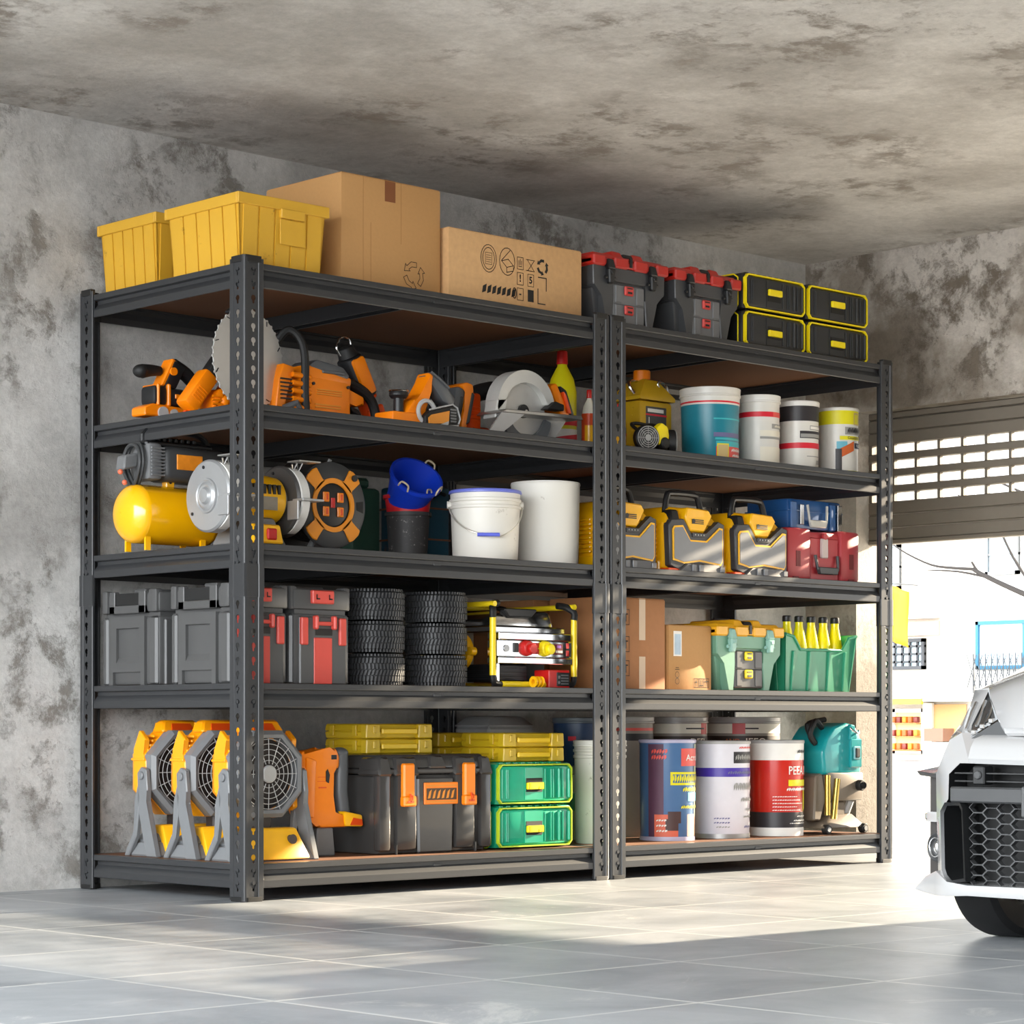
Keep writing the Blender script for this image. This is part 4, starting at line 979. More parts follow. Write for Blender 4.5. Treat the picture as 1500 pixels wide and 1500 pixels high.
# white pail with wire handle, and the drum
WHP = worn('dirty_white_pail_plastic', '#d6d2c9', '#9b9488', .42, 13, .62); 
pail('white_pail', 'dirty white pail with a blue rimmed lid and wire handle on the third shelf', 1.057, .14, Z3, .111, 1.240 - Z3, WHP, mat('blue_lid_plastic', '#6a74c9', .35), taper=.93, lidh=.010, ribs=(.168, .190), bail=(-38, 60, mat('galvanised_wire', '#c9c4b8', .35, .6), mat('blue_grip_plastic', '#5560c9', .4)))
t = thing('drum', 'plain scuffed white drum between the wire-handled pail and the yellow lanterns', 'drum', (1.342, .16, Z3))
G().lathe((0, 0, 0), [(.001, .002), (.105, 0), (.107, .005), (.112, .255), (.114, .262), (.112, .268), (.108, .266), (.106, .24), (.103, .01), (.001, .008)], n=48).out('body', worn('scuffed_white_drum', '#dad7cf', '#a39c90', .45, 9, .64), t)
# yellow lanterns
LANG = mat('lantern_grey_screen', '#7d7e80', .32, .3); LFR = mat('lantern_dark_frame', '#35363a', .4)
def lantern(label, x, w):
    t = thing('job_site_radio', label, 'job site radio', (x, .08, Z3), 0, 'yellow and grey rugged job site radios')
    d, h = .26, .225; g = G()
    g.box(.006, w - .004, .02, d, .012, .170, .010, 2); g.tbox((.006, w - .004, .01, d), (.05, w - .05, .04, d - .04), .165, h, .010, 2)
    for k in range(8):
        g.box(-.004, .010, .045, .10, .050 + .015 * k, .059 + .015 * k, .003); g.box(-.004, .010, .125, .18, .050 + .015 * k, .059 + .015 * k, .003)
    g.box(-.002, .01, .03, .20, .0, .04, .004)
    g.out('body', YEL, t)
    F = [(.018, .022), (.075, .004), (w * .58, .016), (w - .012, .004), (w + .0, .016), (w + .002, .172), (w - .03, .182), (w * .66, .128), (w * .42, .128), (w * .30, .182), (.025, .178), (.012, .160)]
    cx, cz = w * .5, .09
    def sc(P, s, dz=0): return [(cx + (a - cx) * s, cz + (b - cz) * s + dz) for a, b in P]
    G().prism(F, 'y', -.004, .03, .003).out('front_frame', LFR, t)
    g = G().prism([(.030, .040), (.085, .030), (w * .56, .040), (w - .02, .030), (w - .010, .045), (w - .010, .158), (w - .028, .160), (w * .68, .112), (w * .40, .112), (w * .27, .160), (.036, .156), (.028, .145)], 'y', -.0075, .0); yl = g.out('yellow_border', YEL2 if 0 else YEL, t)
    g = G().prism([(.035, .046), (.084, .036), (w * .56, .046), (w - .022, .036), (w - .015, .048), (w - .015, .151), (w - .026, .153), (w * .685, .106), (w * .395, .106), (w * .262, .153), (.040, .150), (.034, .142)], 'y', -.0095, -.005); g.out('screen', LANG, t)
    g = G().prism([(w * .33, .188), (w * .42, .142), (w * .66, .142), (w * .80, .198), (w * .74, .218), (w * .36, .222)], 'y', -.002, .05, .004); g.out('control_panel', YEL, t)
    g = G(); vents(g, w * .44, w * .64, -.0045, .0, .168, .186, 3); g.cyl((w * .47, -.004, .177), (w * .47, 0, .177), .008, n=12); g.out('speaker_slot', BLACK, t)
    g = G().box(w * .44, w * .68, -.008, .0, .122, .137, .001); g.out('button_strip', LFR, t)
    g = G()
    for k in range(4): g.cyl((w * .48 + .014 * k, -.010, .130), (w * .48 + .014 * k, -.007, .130), .0025, n=8)
    g.out('button', LGREY, t)
    g = G().tbox((.05, w - .01, -.014, .02), (.10, w - .03, -.010, .02), .001, .034, .004); g.box(w * .40, w * .47, -.018, 0, .004, .030, .002).box(w * .52, w * .60, -.018, 0, .004, .030, .002); g.box(w - .03, w - .008, -.016, 0, .006, .026, .002); g.out('latch_base', mat('latch_pewter', '#6d6e70', .35, .5), t)
    g = G().box(.012, .10, -.004, d - .02, 0, .014, .003); g.out('foot', ORANGE2, t)
    g = G().tube([(.048, .05, .205), (.060, .05, .262), (.085, .05, .272), (w - .10, .05, .272), (w - .075, .05, .258), (w - .058, .05, .205)], .011, 10, smooth=3); g.tbox((.03, .075, .0, .06), (.035, .072, .01, .055), .170, .212, .005); g.out('carry_handle', BLACK, t)
    return t
lantern('yellow and grey rugged job site radio half hidden behind the middle posts', 1.515, .262)
lantern('yellow and grey rugged job site radio in the middle of the three', 1.828, .290)
lantern('yellow and grey rugged job site radio beside the blue and red cases', 2.162, .290)
# blue over red case
BLC = mat('steel_blue_case', '#1f4f86', .35, coat=.2); RDC = worn('faded_red_case', '#a83238', '#c98a84', .45, 30, .66)
t = thing('tool_case', 'red plastic tool case at the right end of the third shelf, under the blue case', 'tool case', (2.475, .10, Z3))
h = .188; w = .405
g = G().box(0, w, .01, .24, 0, h - .05, .012, 2).box(-.002, w + .002, .006, .242, h - .052, h - .008, .012, 2)
for a, b in ((.0, .13), (.30, w)): g.box(a, b, -.008, .05, .004, h, .012, 2)
g.box(.135, .295, .002, .05, .0, h - .03, .004); g.out('body', RDC, t)
g = G().tube([(.155, -.006, .095), (.160, -.012, .045), (.275, -.012, .045), (.280, -.006, .095)], .006, 8); g.prism([(.160, .052), (.275, .052), (.268, .026), (.168, .026)], 'y', -.020, -.004, .003); g.out('carry_handle', DGREY, t)
G().box(.190, .225, -.010, .004, .085, .155, .003).out('clasp', mat('pale_clasp', '#b9a9a5', .4), t)
G().cyl((.208, -.010, .163), (.208, .0, .163), .012, n=12).out('clasp_hinge', RDC, t)
g = G(); 
for a in (.045, .345): g.box(a, a + .024, -.0095, -.007, .05, .105)
for a in (.03, .34): g.box(a, a + .03, -.0095, -.006, .004, .014)
g.out('moulded_slot', mat('dark_red_recess', '#6d1f22', .6), t)
t = thing('tool_case', 'steel blue case with metal side clips stacked on the red case', 'tool case', (2.525, .13, Z3 + h))
h2 = .108; w = .300
g = G().box(0, w, .004, .2, 0, h2, .010, 2).box(.008, .04, -.006, .03, .0, h2 - .01, .004).box(w - .07, w - .04, -.006, .03, .0, h2 - .01, .004).box(-.004, w + .004, .0, .204, h2 - .045, h2 - .040, .001); g.out('body', BLC, t)
g = G().box(.055, .075, -.010, .01, .015, h2 - .02, .002).box(w - .035, w - .010, -.010, .01, .0, h2 - .012, .002); g.out('side_clip', CHROME, t)
g = G().tube([(.095, -.008, h2 - .02), (.100, -.014, .028), (.195, -.014, .028), (.205, -.008, h2 - .02)], .005, 8).prism([(.098, .034), (.198, .034), (.190, .008), (.106, .008)], 'y', -.020, -.006, .003); g.out('carry_handle', mat('pale_handle_plastic', '#b4b2ac', .4), t)
# ------------------------------------------------------------ shelf 4
Z4 = ZS[3]
GB = mat('graphite_case_plastic', '#4b4b4b', .38); GBR = mat('salmon_red_latch', '#c7473c', .45)
def bigbox(label, x, y, w, d, h, red=True):
    t = thing('tool_box', label, 'tool box', (x, y, Z4)); zl = h * .76
    g = G().box(.004, w - .004, .004, d - .004, 0, zl - .012, .010, 2).box(.012, w - .012, .012, d - .012, zl - .016, zl + .006)
    # side face pillars and recessed panel on both ends
    for s in (0, 1):
        f = (lambda v: v) if s == 0 else (lambda v: w - v)
        def b(a0, a1, *r): q = sorted((f(a0), f(a1))); g.box(q[0], q[1], *r)
        b(-.002, .012, .012, .040, .0, zl - .012, .005); b(-.002, .012, d - .058, d - .004, .0, zl - .012, .008, 2) if 0 else None
        b(-.004, .01, d - .035, d - .010, .0, zl - .012, .006); b(-.004, .01, .010, .050, .0, zl - .012, .008)
        b(-.003, .01, .070, d - .050, .055, zl - .012, .002) if 0 else None
        yA, yB = .068, d - .048; za, zb = .040, zl - .012; ra, rb_, rc_, rd = yA + .028, yB - .038, h * .30, h * .60
        b(-.006, .006, yA, ra, za, zb); b(-.006, .006, rb_, yB, za, zb); b(-.006, .006, ra, rb_, rd, zb); b(-.006, .006, ra, rb_, za, rc_ - .02)
        x0, x1 = f(-.006), f(.0045)
        g.add([(x0, ra, rc_ - .02), (x0, rb_, rc_ - .02), (x1, rb_, rc_), (x1, ra, rc_)], [(0, 1, 2, 3)])
        b(-.006, .006, yA, yA + .020, 0, za); b(-.006, .006, yB - .020, yB, 0, za)
    g.box(.02, w - .02, -.004, .01, 0, zl - .02, .004)
    g.out('body', GB, t)
    g = G(); g.box(.002, w - .002, .002, d - .002, zl, h - .008, .010, 2)
    for s in (0, 1):
        f = (lambda v: v) if s == 0 else (lambda v: w - v)
        for a, b2, dd in ((.008, .050, 1), (d - .036, d - .008, 1)):
            q = sorted((f(-.005), f(.02))); g.box(q[0], q[1], a, b2, zl, h, .006, 2)
        q = sorted((f(-.007), f(.012)))
        g.box(q[0], q[1], .064, .098, zl - .002, h - .004, .002).box(q[0], q[1], d - .078, d - .050, zl - .002, h - .004, .002).box(q[0], q[1], .064, d - .050, zl - .002, zl + .022, .002)
    g.out('lid', GB, t)
    g = G()
    for s in (0, 1):
        f = (lambda v: v) if s == 0 else (lambda v: w - v)
        q = sorted((f(-.004), f(.02))); g.box(q[0], q[1], .100, d - .080, zl + .024, h - .010)
    g.out('grip_recess', BLACK2, t)
    G().box(.02, w - .02, .10, .16, h - .010, h + .004, .004).out('top_handle', GB, t)
    if red:
        for u in (.16, .83):
            G().box(w * u - .013, w * u + .013, -.012, .004, h * .40, h * .68, .003).out('side_latch', GBR, t)
        g = G().box(w * .33, w * .66, -.006, .004, .0, h * .48, .003); g.out('front_panel', GBR, t)
        g = G().box(w * .32, w * .38, -.020, .002, h * .56, h * .70, .004).box(w * .64, w * .70, -.020, .002, h * .56, h * .70, .004).box(w * .38, w * .64, -.014, -.002, h * .60, h * .64, .002); g.out('centre_latch', GBR, t)
        G().box(w * .36, w * .66, -.0045, .002, h * .50, h * .57).out('latch_recess', BLACK2, t)
        g = G().box(w * .30, w * .68, -.010, .006, zl + .018, h - .012, .003); g.out('lid_latch', GBR, t)
        g = G().box(w * .36, w * .42, -.0112, -.009, zl + .030, zl + .034).box(w * .36, w * .375, -.0112, -.009, zl + .030, zl + .045).box(w * .58, w * .64, -.0112, -.009, zl + .030, zl + .034).box(w * .58, w * .595, -.0112, -.009, zl + .030, zl + .045); g.out('latch_groove', BLACK2, t)
    return t
bigbox('graphite grey tool box with red latches in the front corner of the fourth shelf', .012, .075, .205, .300, .288)
bigbox('graphite grey tool box with a red front panel, beside the stacked tyres', .236, .075, .215, .300, .288)
bigbox('graphite grey tool box farthest back at the left end of the fourth shelf', .020, .440, .205, .300, .286, False)
# tyres
RUB = mat('tyre_rubber', '#3a3b3d', .5, var=.1, bump=.3, scale=120)
def tyre_mesh(t):
    R, r, H = .096, .052, .098
    g = G(); g.lathe((0, 0, 0), [(r, .012), (R * .72, .002), (R - .012, .004), (R - .004, .014), (R - .003, .03), (R - .003, H - .03), (R - .004, H - .014), (R - .012, H - .004), (R * .72, H - .002), (r, H - .012), (r - .004, H * .5), (r, .012)], n=56)
    g.out('carcass', mat('tyre_shade_rubber', '#131314', .7), t)  # carcass rubber darkened to paint shade between the tread blocks
    g = G(); n = 54
    for k in range(n):
        a = 2 * PI * k / n
        for row in range(4):
            z0 = .013 + row * .0185; w_ = .0042; s = 1 if row % 2 else -1
            if row == 3 or row == 0: s = 0
            pts = []
            for (da, dz) in ((0, 0), (w_ / R * 1.35, .0), (w_ / R * 1.35 + s * .035 + .02, .0155), (s * .035 + .02, .0155)):
                pts.append((a + da + row * .03, z0 + dz))
            v = [((R - .004) * math.cos(p), (R - .004) * math.sin(p), z) for p, z in pts] + [((R + .0035) * math.cos(p), (R + .0035) * math.sin(p), z) for p, z in pts]
            g.add(v, [(4, 5, 6, 7), (0, 1, 5, 4), (1, 2, 6, 5), (2, 3, 7, 6), (3, 0, 4, 7)])
        for z0, z1 in ((.003, .012), (.0885, .096)):
            q = [(a, z0), (a + .06, z0), (a + .06, z1), (a, z1)]; ri = R - .010 if z0 < .01 or z1 > .09 else R
            v = [((R - .012) * math.cos(p), (R - .012) * math.sin(p), z) for p, z in q] + [((R - .002) * math.cos(p), (R - .002) * math.sin(p), z) for p, z in q]
            g.add(v, [(4, 5, 6, 7), (0, 1, 5, 4), (1, 2, 6, 5), (2, 3, 7, 6), (3, 0, 4, 7)])
    for z in (.0305, .049, .0675): g.torus((0, 0, z), R - .0038, .0012, 'z', 40, 4)
    g.out('tread', RUB, t)
ty = thing('tyre', '', 'tyre', (.628, .185, Z4)); tyre_mesh(ty)
HT = .0985; first = True
for nm, x in (('left', .628), ('right', .886)):
    for k, lv in enumerate(('bottom', 'middle', 'top')):
        side = 'next to the graphite tool box' if nm == 'left' else 'next to the generator'
        lb = '%s chunky-tread black tyre of the stack %s' % (lv, side)
        if first: ty['label'] = lb; ty['group'] = 'stacked tyres'; first = False
        else: dup(ty, (x, .185, Z4 + k * HT), lb, rz=17 * k + (40 if nm == 'right' else 0), group='stacked tyres')
# generator
GY = mat('generator_frame_yellow', '#f0d21c', .38, coat=.2)
t = thing('generator', 'yellow tube framed portable generator with a silver control panel on the fourth shelf', 'generator', (1.050, .10, Z4))
W, H, D = .375, .268, .34
for y_ in (.008, D):
    g = G()
    for x_ in (.010, W - .004): g.cyl((x_, y_, .038), (x_, y_, .228), .0105, n=14)
    g.cyl((.045, y_, .010), (W - .045, y_, .010), .0105, n=14).cyl((.11, y_, H + .0), (W - .045, y_, H + .0), .0105, n=14) if y_ > .1 else g.cyl((.045, y_, .010), (W - .045, y_, .010), .0105, n=14)
    g.out('frame_tube', GY, t)
    g = G(); 
    for s in (0, 1):
        f = (lambda v: v) if s == 0 else (lambda v: W + .006 - v)
        g.tube([(f(.010), y_, .042), (f(.012), y_, .022), (f(.022), y_, .012), (f(.048), y_, .010)], .010, 10, smooth=3)
        g.tube([(f(.010), y_, .222), (f(.010), y_, .246), (f(.028), y_ + (.02 if y_ < .1 else -.02), H - .004), (f(.058), y_ + (.03 if y_ < .1 else 0), H)], .0115, 10, smooth=3)
    g.out('rubber_corner', BLACK2, t)
g = G()
for x_ in (.012, W - .008): g.cyl((x_, .0, H - .004), (x_, D, H - .004), .009, n=10)
g.out('top_rail', GY, t)
g = G().box(.022, W - .022, .030, D - .05, .175, .196, .004).tbox((.026, W - .07, .03, D - .06), (.036, W - .08, .045, D - .08), .195, .247, .012, 2); g.out('fuel_tank', CHROME, t)
g = G().prism([(.08, .249), (.10, .226), (.20, .226), (.225, .249), (.22, .253), (.085, .253)], 'y', .028, .08, .003); g.out('tank_saddle', BLACK, t)
g = G().box(.026, W - .03, -.004, .05, .152, .174, .002).box(.024, W - .022, .0, .05, .098, .150, .003).box(.024, W - .022, -.004, .05, .076, .096, .002); cp = g.out('control_panel', CHROME, t)
G().box(.090, .113, -.004, .006, .112, .142, .002).out('breaker_switch', BLACK, cp)
for x_, m_ in ((.148, RED), (.228, YEL2)):
    g = G().cyl((x_, -.018, .126), (x_, .004, .126), .023, .026, n=24, bev=.003).cyl((x_ + .008, -.028, .124), (x_ + .008, -.010, .124), .017, n=20, bev=.002); s = g.out('power_socket', m_, cp)
g = G()
for k in range(2):
    for j in range(2): g.box(.176 + .015 * k, .188 + .015 * k, -.003, .003, .108 + .020 * j, .124 + .020 * j, .001)
for j in range(2): g.box(.328, .338, -.003, .003, .104 + .024 * j, .122 + .024 * j, .001)
g.out('red_switch', RED, cp)
g = G().box(.268, .308, -.006, .004, .108, .142, .002); d_ = g.out('display_unit', mat('dark_red_meter', '#6a1420', .4), cp)
g = G(); g.m(0).text('888', .013, (.288, -.0066, .133), (1, 0, 0), (0, 0, 1), .02); g.m(1)
for k in range(4): g.box(.274 + .008 * k, .280 + .008 * k, -.0068, -.0055, .113, .121)
g.out('meter_digits', [mat('lilac_digits', '#b87ae0', .5), LBW], d_)
G().cyl((.060, -.004, .124), (.060, .004, .124), .011, n=20).out('key_switch', SILVER, cp)
g = G().box(.05, .20, .05, .22, .020, .075, .004)
for k in range(4): g.box(.045, .195, .046, .222, .024 + .013 * k, .030 + .013 * k, .001)
g.out('engine_block', BLACK, t)
g = G().box(.225, .335, .10, .26, .015, .098, .01); g.out('alternator', BLACK2, t)
g = G().box(.050, .062, .03, .06, .0, .078, .003).tube([(.03, .03, .074), (.045, .03, .02), (.06, .03, .01)], .006, 6); g.out('mount_bracket', CHROME, t)
g = G().at(-.004, .15, .115, rz=0); g.cyl((-.012, 0, 0), (.014, 0, 0), .060, n=28, bev=.006)
for a in (60, 180, 300): g.cyl((-.014, .062 * math.cos(math.radians(a)), .062 * math.sin(math.radians(a))), (.008, .062 * math.cos(math.radians(a)), .062 * math.sin(math.radians(a))), .014, n=12)
rs = g.out('recoil_starter', YEL, t)
g = G().at(-.004, .15, .115)
for k in range(12):
    a = 2 * PI * k / 12; g.tube([(-.0128, .02 * math.cos(a), .02 * math.sin(a)), (-.0128, .045 * math.cos(a), .045 * math.sin(a))], .0016, 5)
g.out('starter_vent', BLACK, rs)
t = thing('battery_charger', 'small red and black charger box sitting inside the generator frame', 'charger', (1.285, .085, Z4))
G().box(0, .095, 0, .07, .0, .058, .003).out('body', RED, t)
g = G().box(.034, .092, -.002, .002, .006, .050, .001); g.out('face_plate', BLACK, t)
g = G()
for k in range(4): g.box(.052, .086, -.0026, 0, .012 + .009 * k, .016 + .009 * k)
g.cyl((.043, -.003, .018), (.043, 0, .018), .005, n=10).box(.039, .048, -.003, 0, .030, .040); g.out('face_print', GREY, t)
t = thing('wire_spool', 'small yellow spool lying at the front foot of the generator', 'spool', (1.225, .078, Z4 + .0185))
g = G().lathe((0, 0, 0), [(.008, -.018), (.018, -.018), (.018, -.013), (.012, -.012), (.012, -.004), (.018, -.003), (.018, .003), (.012, .004), (.012, .012), (.018, .013), (.018, .018), (.008, .018), (.008, -.018)], 'x', 24); tag(t, t['label'], 'spool'); g.out('body', YEL, t)
# cartons behind / beside
carton('brown cardboard box in shadow behind the generator', 1.52, .40, Z4, .40, .30, .30, CARD3)
def wide_print(t):
    g = G(); th = .002; x_ = .105
    for z_ in (.215, .125, .045):
        poly(g, [(x_ - .02, z_), (x_ + .012, z_), (x_ + .012, z_ + .05), (x_ - .02, z_ + .05)], th); strokes(g, [(x_ - .012, z_ + .035, x_ + .004, z_ + .035), (x_ - .004, z_ + .012, x_ - .004, z_ + .036)], .004)
    g.out('printed_symbols', INK, t, rc=False)
carton('tall taped cardboard box right of the middle posts on the fourth shelf', 1.565, .11, Z4, .292, .26, .302, CARD3, tape=(TAPE2, [(.165, .195, .0, .110), (.165, .195, .165, .302)], True), print_=wide_print)
def small_print(t):
    g = G().m(0); th = .0018
    for k in range(3): poly(g, [(.125 + .026 * k, .010), (.147 + .026 * k, .010), (.147 + .026 * k, .040), (.125 + .026 * k, .040)], th)
    strokes(g, [(.136, .014, .136, .034), (.131, .028, .141, .028), (.157, .016, .157, .034), (.167, .016, .167, .034), (.154, .016, .170, .016), (.188, .014, .188, .034), (.180, .030, .196, .030)], .0028)
    poly(g, circ(.040, .052, .010, .010), .0014); poly(g, circ(.040, .030, .010, .010), .0014); strokes(g, [(.03, .070, .05, .070), (.033, .076, .047, .076)], .002)
    g.m(1).box(.022, .062, -.001, .001, .115, .200).m(2).box(.027, .057, -.0015, .0, .120, .190); g.out('label_and_symbols', [INK, LBW, mat('pale_blue_label', '#a9bfd0', .4, var=.3)], t, rc=False)
carton('small cardboard box with a pale sticker left of the green tool box', 1.877, .11, Z4, .213, .24, .218, CARD, print_=small_print)
GTB = mat('sage_green_toolbox_plastic', '#6f9d85', .36); GLID = mat('amber_lid_plastic', '#e6a81e', .38, coat=.2); GLT = mat('pale_aqua_latch', '#8fb9ae', .3)
latchbox('sage green tool box with an amber yellow lid on the fourth shelf', 2.094, .10, Z4, .356, .28, .248, GTB, GLID, GLT, YEL2, mat('smoky_drawer_front', '#565656', .36))
# open front bin with five bottles
BINM = mat('sea_green_bin_plastic', '#2f8f6c', .36, coat=.2)
t = thing('storage_bin', 'sea green open-front storage bin holding yellow bottles at the right end of the fourth shelf', 'storage bin', (2.475, .10, Z4))
w, d, h = .400, .26, .205; g = G()
q = .020
def wall(pts): g.loft([[(x, y, z) for x, y, z in pts], [(x + n_[0], y + n_[1], z) for x, y, z in pts]])
n_ = (0, .005); wall([(q, q, 0), (w - q, q, 0), (w - .075, q - .009, .150), (.088, q - .009, .150)])
wall([(q, q, 0), (.088, q - .009, .150), (.045, q - .016, h - .01), (.0, q - .018, h)]) ; wall([(w - q, q, 0), (w, q - .018, h), (w - .045, q - .016, h - .01), (w - .075, q - .009, .150)])
n_ = (.005, 0); wall([(q, q, 0), (q, d - q, 0), (0, d, h), (0, 0, h)]); n_ = (-.005, 0); wall([(w - q, q, 0), (w - q, d - q, 0), (w, d, h), (w, 0, h)])
n_ = (0, -.005); wall([(q, d - q, 0), (w - q, d - q, 0), (w, d, h), (0, d, h)])
g.box(q, w - q, q, d - q, 0, .005)
for u in (.045, .135, .245, .335): g.tbox((u, u + .012, q - .006, q + .004), (u, u + .012, q - .018, q - .005), .004, .146, .002)
for u in (.05, .12, .19): g.tbox((q - .006, q, u, u + .012), (-.006, .0, u, u + .012), .004, h - .014, .002)
g.out('body', BINM, t, 20)
g = G().tube([(.0, .002, h), (.045, .003, h - .008), (.090, .010, .152), (w - .077, .010, .152), (w - .045, .003, h - .008), (w, .002, h)], .0055, 8).tube([(0, .002, h), (0, d, h), (w, d, h), (w, .002, h)], .0055, 8); g.out('rim', BINM, t)
YB5 = mat('glossy_lemon_bottle', '#eddf08', .25, coat=.4)
b0 = None
for k in range(5):
    lb = ['yellow bottle with a black cap in the green bin, nearest the amber-lidded tool box', 'second yellow bottle from the left in the green bin', 'middle yellow bottle of the five in the green bin', 'fourth yellow bottle from the left in the green bin', 'last yellow bottle in the green bin, nearest the right post'][k]
    loc = (2.548 + .0675 * k, .158, Z4 + .006)
    if b0 is None: b0 = bottle(lb, *loc, .029, .268, YB5, BLACK, group='yellow bottles in the green bin', neck=.50, capr=.56, shoulder=.58, capk=.075)
    else: dup(b0, loc, lb)

# ------------------------------------------------------------ shelf 5, jobsite fans
Z5 = ZS[4]
FG = mat('fan_grey_plastic', '#717375', .38); FG2 = mat('fan_dark_inner', '#3d3430', .5); FO = mat('fan_amber_plastic', '#f79d08', .36, coat=.25)
t = thing('jobsite_fan', '', 'fan', (.192, .575, Z5)); w2 = .105; cz = .252
g = G().tbox((-.140, .140, -.085, .085), (-.124, .124, -.055, .070), 0, .045, .006).tbox((-.124, .124, -.055, .070), (-.105, .105, -.03, .05), .043, .072, .006)
g.out('base', FG, t)
G().tbox((-.108, .112, -.094, .0), (-.100, .090, -.050, .0), .004, .095, .008, 2).out('battery_cover', mat('fan_sunny_yellow', '#f5b51a', .36, coat=.2), t)
g = G().cyl((.058, -.076, .062), (.058, -.058, .060), .014, n=18).out('round_lock', FG2, t)
for s in (-1, 1):
    g = G(); x0, x1 = sorted((s * .130, s * .147))
    g.prism([(-.088, .0), (-.030, .0), (.010, .14), (.016, .252), (-.004, .270), (-.030, .262), (-.038, .20), (-.030, .165)], 'x', x0, x1, .003)
    g.prism([(.085, .0), (.060, .0), (.020, .062), (.0, .18), (.012, .22), (.03, .17), (.03, .075)], 'x', x0, x1, .003)
    a = g.out('side_arm', FG, t)
    G().cyl((s * .143, -.010, .243), (s * .154, -.010, .243), .012, n=16, bev=.002).out('tilt_knob', FG, a)
def octo(R, y, cut=.42): 
    c = R * cut; return [(-c, y, cz - R), (c, y, cz - R), (R, y, cz - c), (R, y, cz + c), (c, y, cz + R), (-c, y, cz + R), (-R, y, cz + c), (-R, y, cz - c)]
g = G(); R_ = .127
v = octo(R_, -.030) + octo(R_ - .012, -.040) + octo(R_ - .022, -.037) + octo(R_ - .022, .01) + octo(R_, .01)
g.add(v, [(k * 8 + i, k * 8 + (i + 1) % 8, ((k + 1) % 5) * 8 + (i + 1) % 8, ((k + 1) % 5) * 8 + i) for k in range(5) for i in range(8)])
g.out('fan_frame', FG, t, 20)
g = G(); g.loft([octo(R_ + .002, .002), octo(R_ + .002, .055), octo(R_ - .02, .095, .5)])
for s in (-1, 1):
    for k in range(6): g.box(min(s * .095, s * (.134 - .008 * k)), max(s * .095, s * (.134 - .008 * k)), .0, .065, cz + .036 + .014 * k, cz + .043 + .014 * k, .001)
    g.prism([(-.008, cz - .100), (.016, cz - .112), (.06, cz - .04), (.06, cz + .07), (.03, cz + .128), (-.004, cz + .100), (.010, cz + .055), (-.006, cz + .035)], 'x', *sorted((s * .112, s * .1295)), .003)
g.out('rear_shell', FO, t, 25)
g = G().loft([[(-.062, y, z) for y, z in ((.0, cz + .120), (.05, cz + .120), (.04, cz + .150), (.0, cz + .150))], [(.062, y, z) for y, z in ((.0, cz + .120), (.05, cz + .120), (.04, cz + .150), (.0, cz + .150))]]).tbox((-.075, .075, -.016, .045), (-.058, .058, .0, .035), cz + .122, cz + .158, .006); hd = g.out('carry_handle', FO, t)
G().tbox((-.040, .040, -.0172, 0), (-.034, .034, -.006, 0), cz + .128, cz + .148).out('handle_badge', ORANGE2, hd)
g = G().cyl((0, -.004, cz), (0, .02, cz), .022, n=20)
for k in range(5):
    a = 2 * PI * k / 5
    P = []
    for r_, wd in ((.02, .012), (.06, .026), (.098, .030)):
        P.append([((r_) * math.cos(a + e) , .006 + y_ * .3, cz + r_ * math.sin(a + e)) for e, y_ in ((-wd / r_, -.02), (wd / r_, .03), (wd / r_, .036), (-wd / r_, -.014))])
    g.loft(P)
g.out('fan_blade', ORANGE2, t)
g = G()
for r_ in (.040, .056, .072, .088, .102): g.torus((0, -.034 - .0, cz), r_, .0012, 'y', 40, 5)
for k in range(16):
    a = 2 * PI * k / 16; g.tube([(.030 * math.cos(a), -.036, cz + .030 * math.sin(a)), (.112 * math.cos(a), -.033, cz + .112 * math.sin(a))], .0013, 5)
gr = g.out('fan_grille', LGREY, t)
G().cyl((0, -.042, cz), (0, -.030, cz), .026, n=28, bev=.003).out('grille_hub', LGREY, gr)
G().box(-.03, .03, -.01, .03, .07, .130, .004).out('neck', FG2, t)
G().cyl((0, -.004, cz), (0, .001, cz), .106, n=40).out('shade_disc', mat('fan_shadow_plate', '#2a2320', .6), t)  # dark disc added behind the grille to paint the shaded interior
t['label'] = 'amber and grey jobsite fan farthest back by the wall on the bottom shelf'; t['group'] = 'jobsite fans in a row'
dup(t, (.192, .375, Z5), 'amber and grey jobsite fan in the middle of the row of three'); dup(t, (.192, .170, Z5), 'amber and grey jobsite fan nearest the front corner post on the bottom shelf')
# big cordless nailer
t = thing('cordless_nailer', 'large upright orange cordless tool with a grey grip, right of the fans', 'power tool', (.356, .195, Z5))
g = G().prism([(.0, .300), (.010, .318), (.115, .318), (.140, .328), (.155, .300), (.152, .262), (.120, .258), (.118, .18), (.128, .120), (.175, .128), (.200, .120), (.208, .096), (.19, .085), (.08, .086), (.065, .10), (.02, .108), (.005, .14), (-.002, .20)], 'y', .0, .07, .010, 2)
g.prism([(.015, .125), (.05, .115), (.06, .29), (.02, .30)], 'y', -.006, .02, .006, 2); g.out('main_housing', ORANGE, t)
g = G().prism([(.165, .135), (.238, .122), (.240, .085), (.17, .088)], 'y', -.006, .076, .006, 2); g.out('battery_dock', YEL, t)
g = G().prism([(.188, .092), (.236, .090), (.234, .108), (.200, .114)], 'y', -.0085, -.003); g.out('dock_opening', ORANGE2, t)
g = G().tube([(.180, .035, .305), (.182, .035, .270), (.180, .035, .20), (.186, .035, .155), (.190, .035, .128)], [.026, .024], 14, smooth=4).sph((.180, .035, .310), .027, .027, .018).box(.13, .20, .02, .05, .116, .132, .004).prism([(.150, .26), (.18, .26), (.18, .235), (.162, .245)], 'y', .02, .05, .003); g.out('grip', GRD, t)
g = G().prism([(.020, .118), (.06, .100), (.062, .03), (.035, .0), (-.03, .0), (-.02, .06)], 'y', .01, .06, .006); g.out('magazine', BLACK, t)
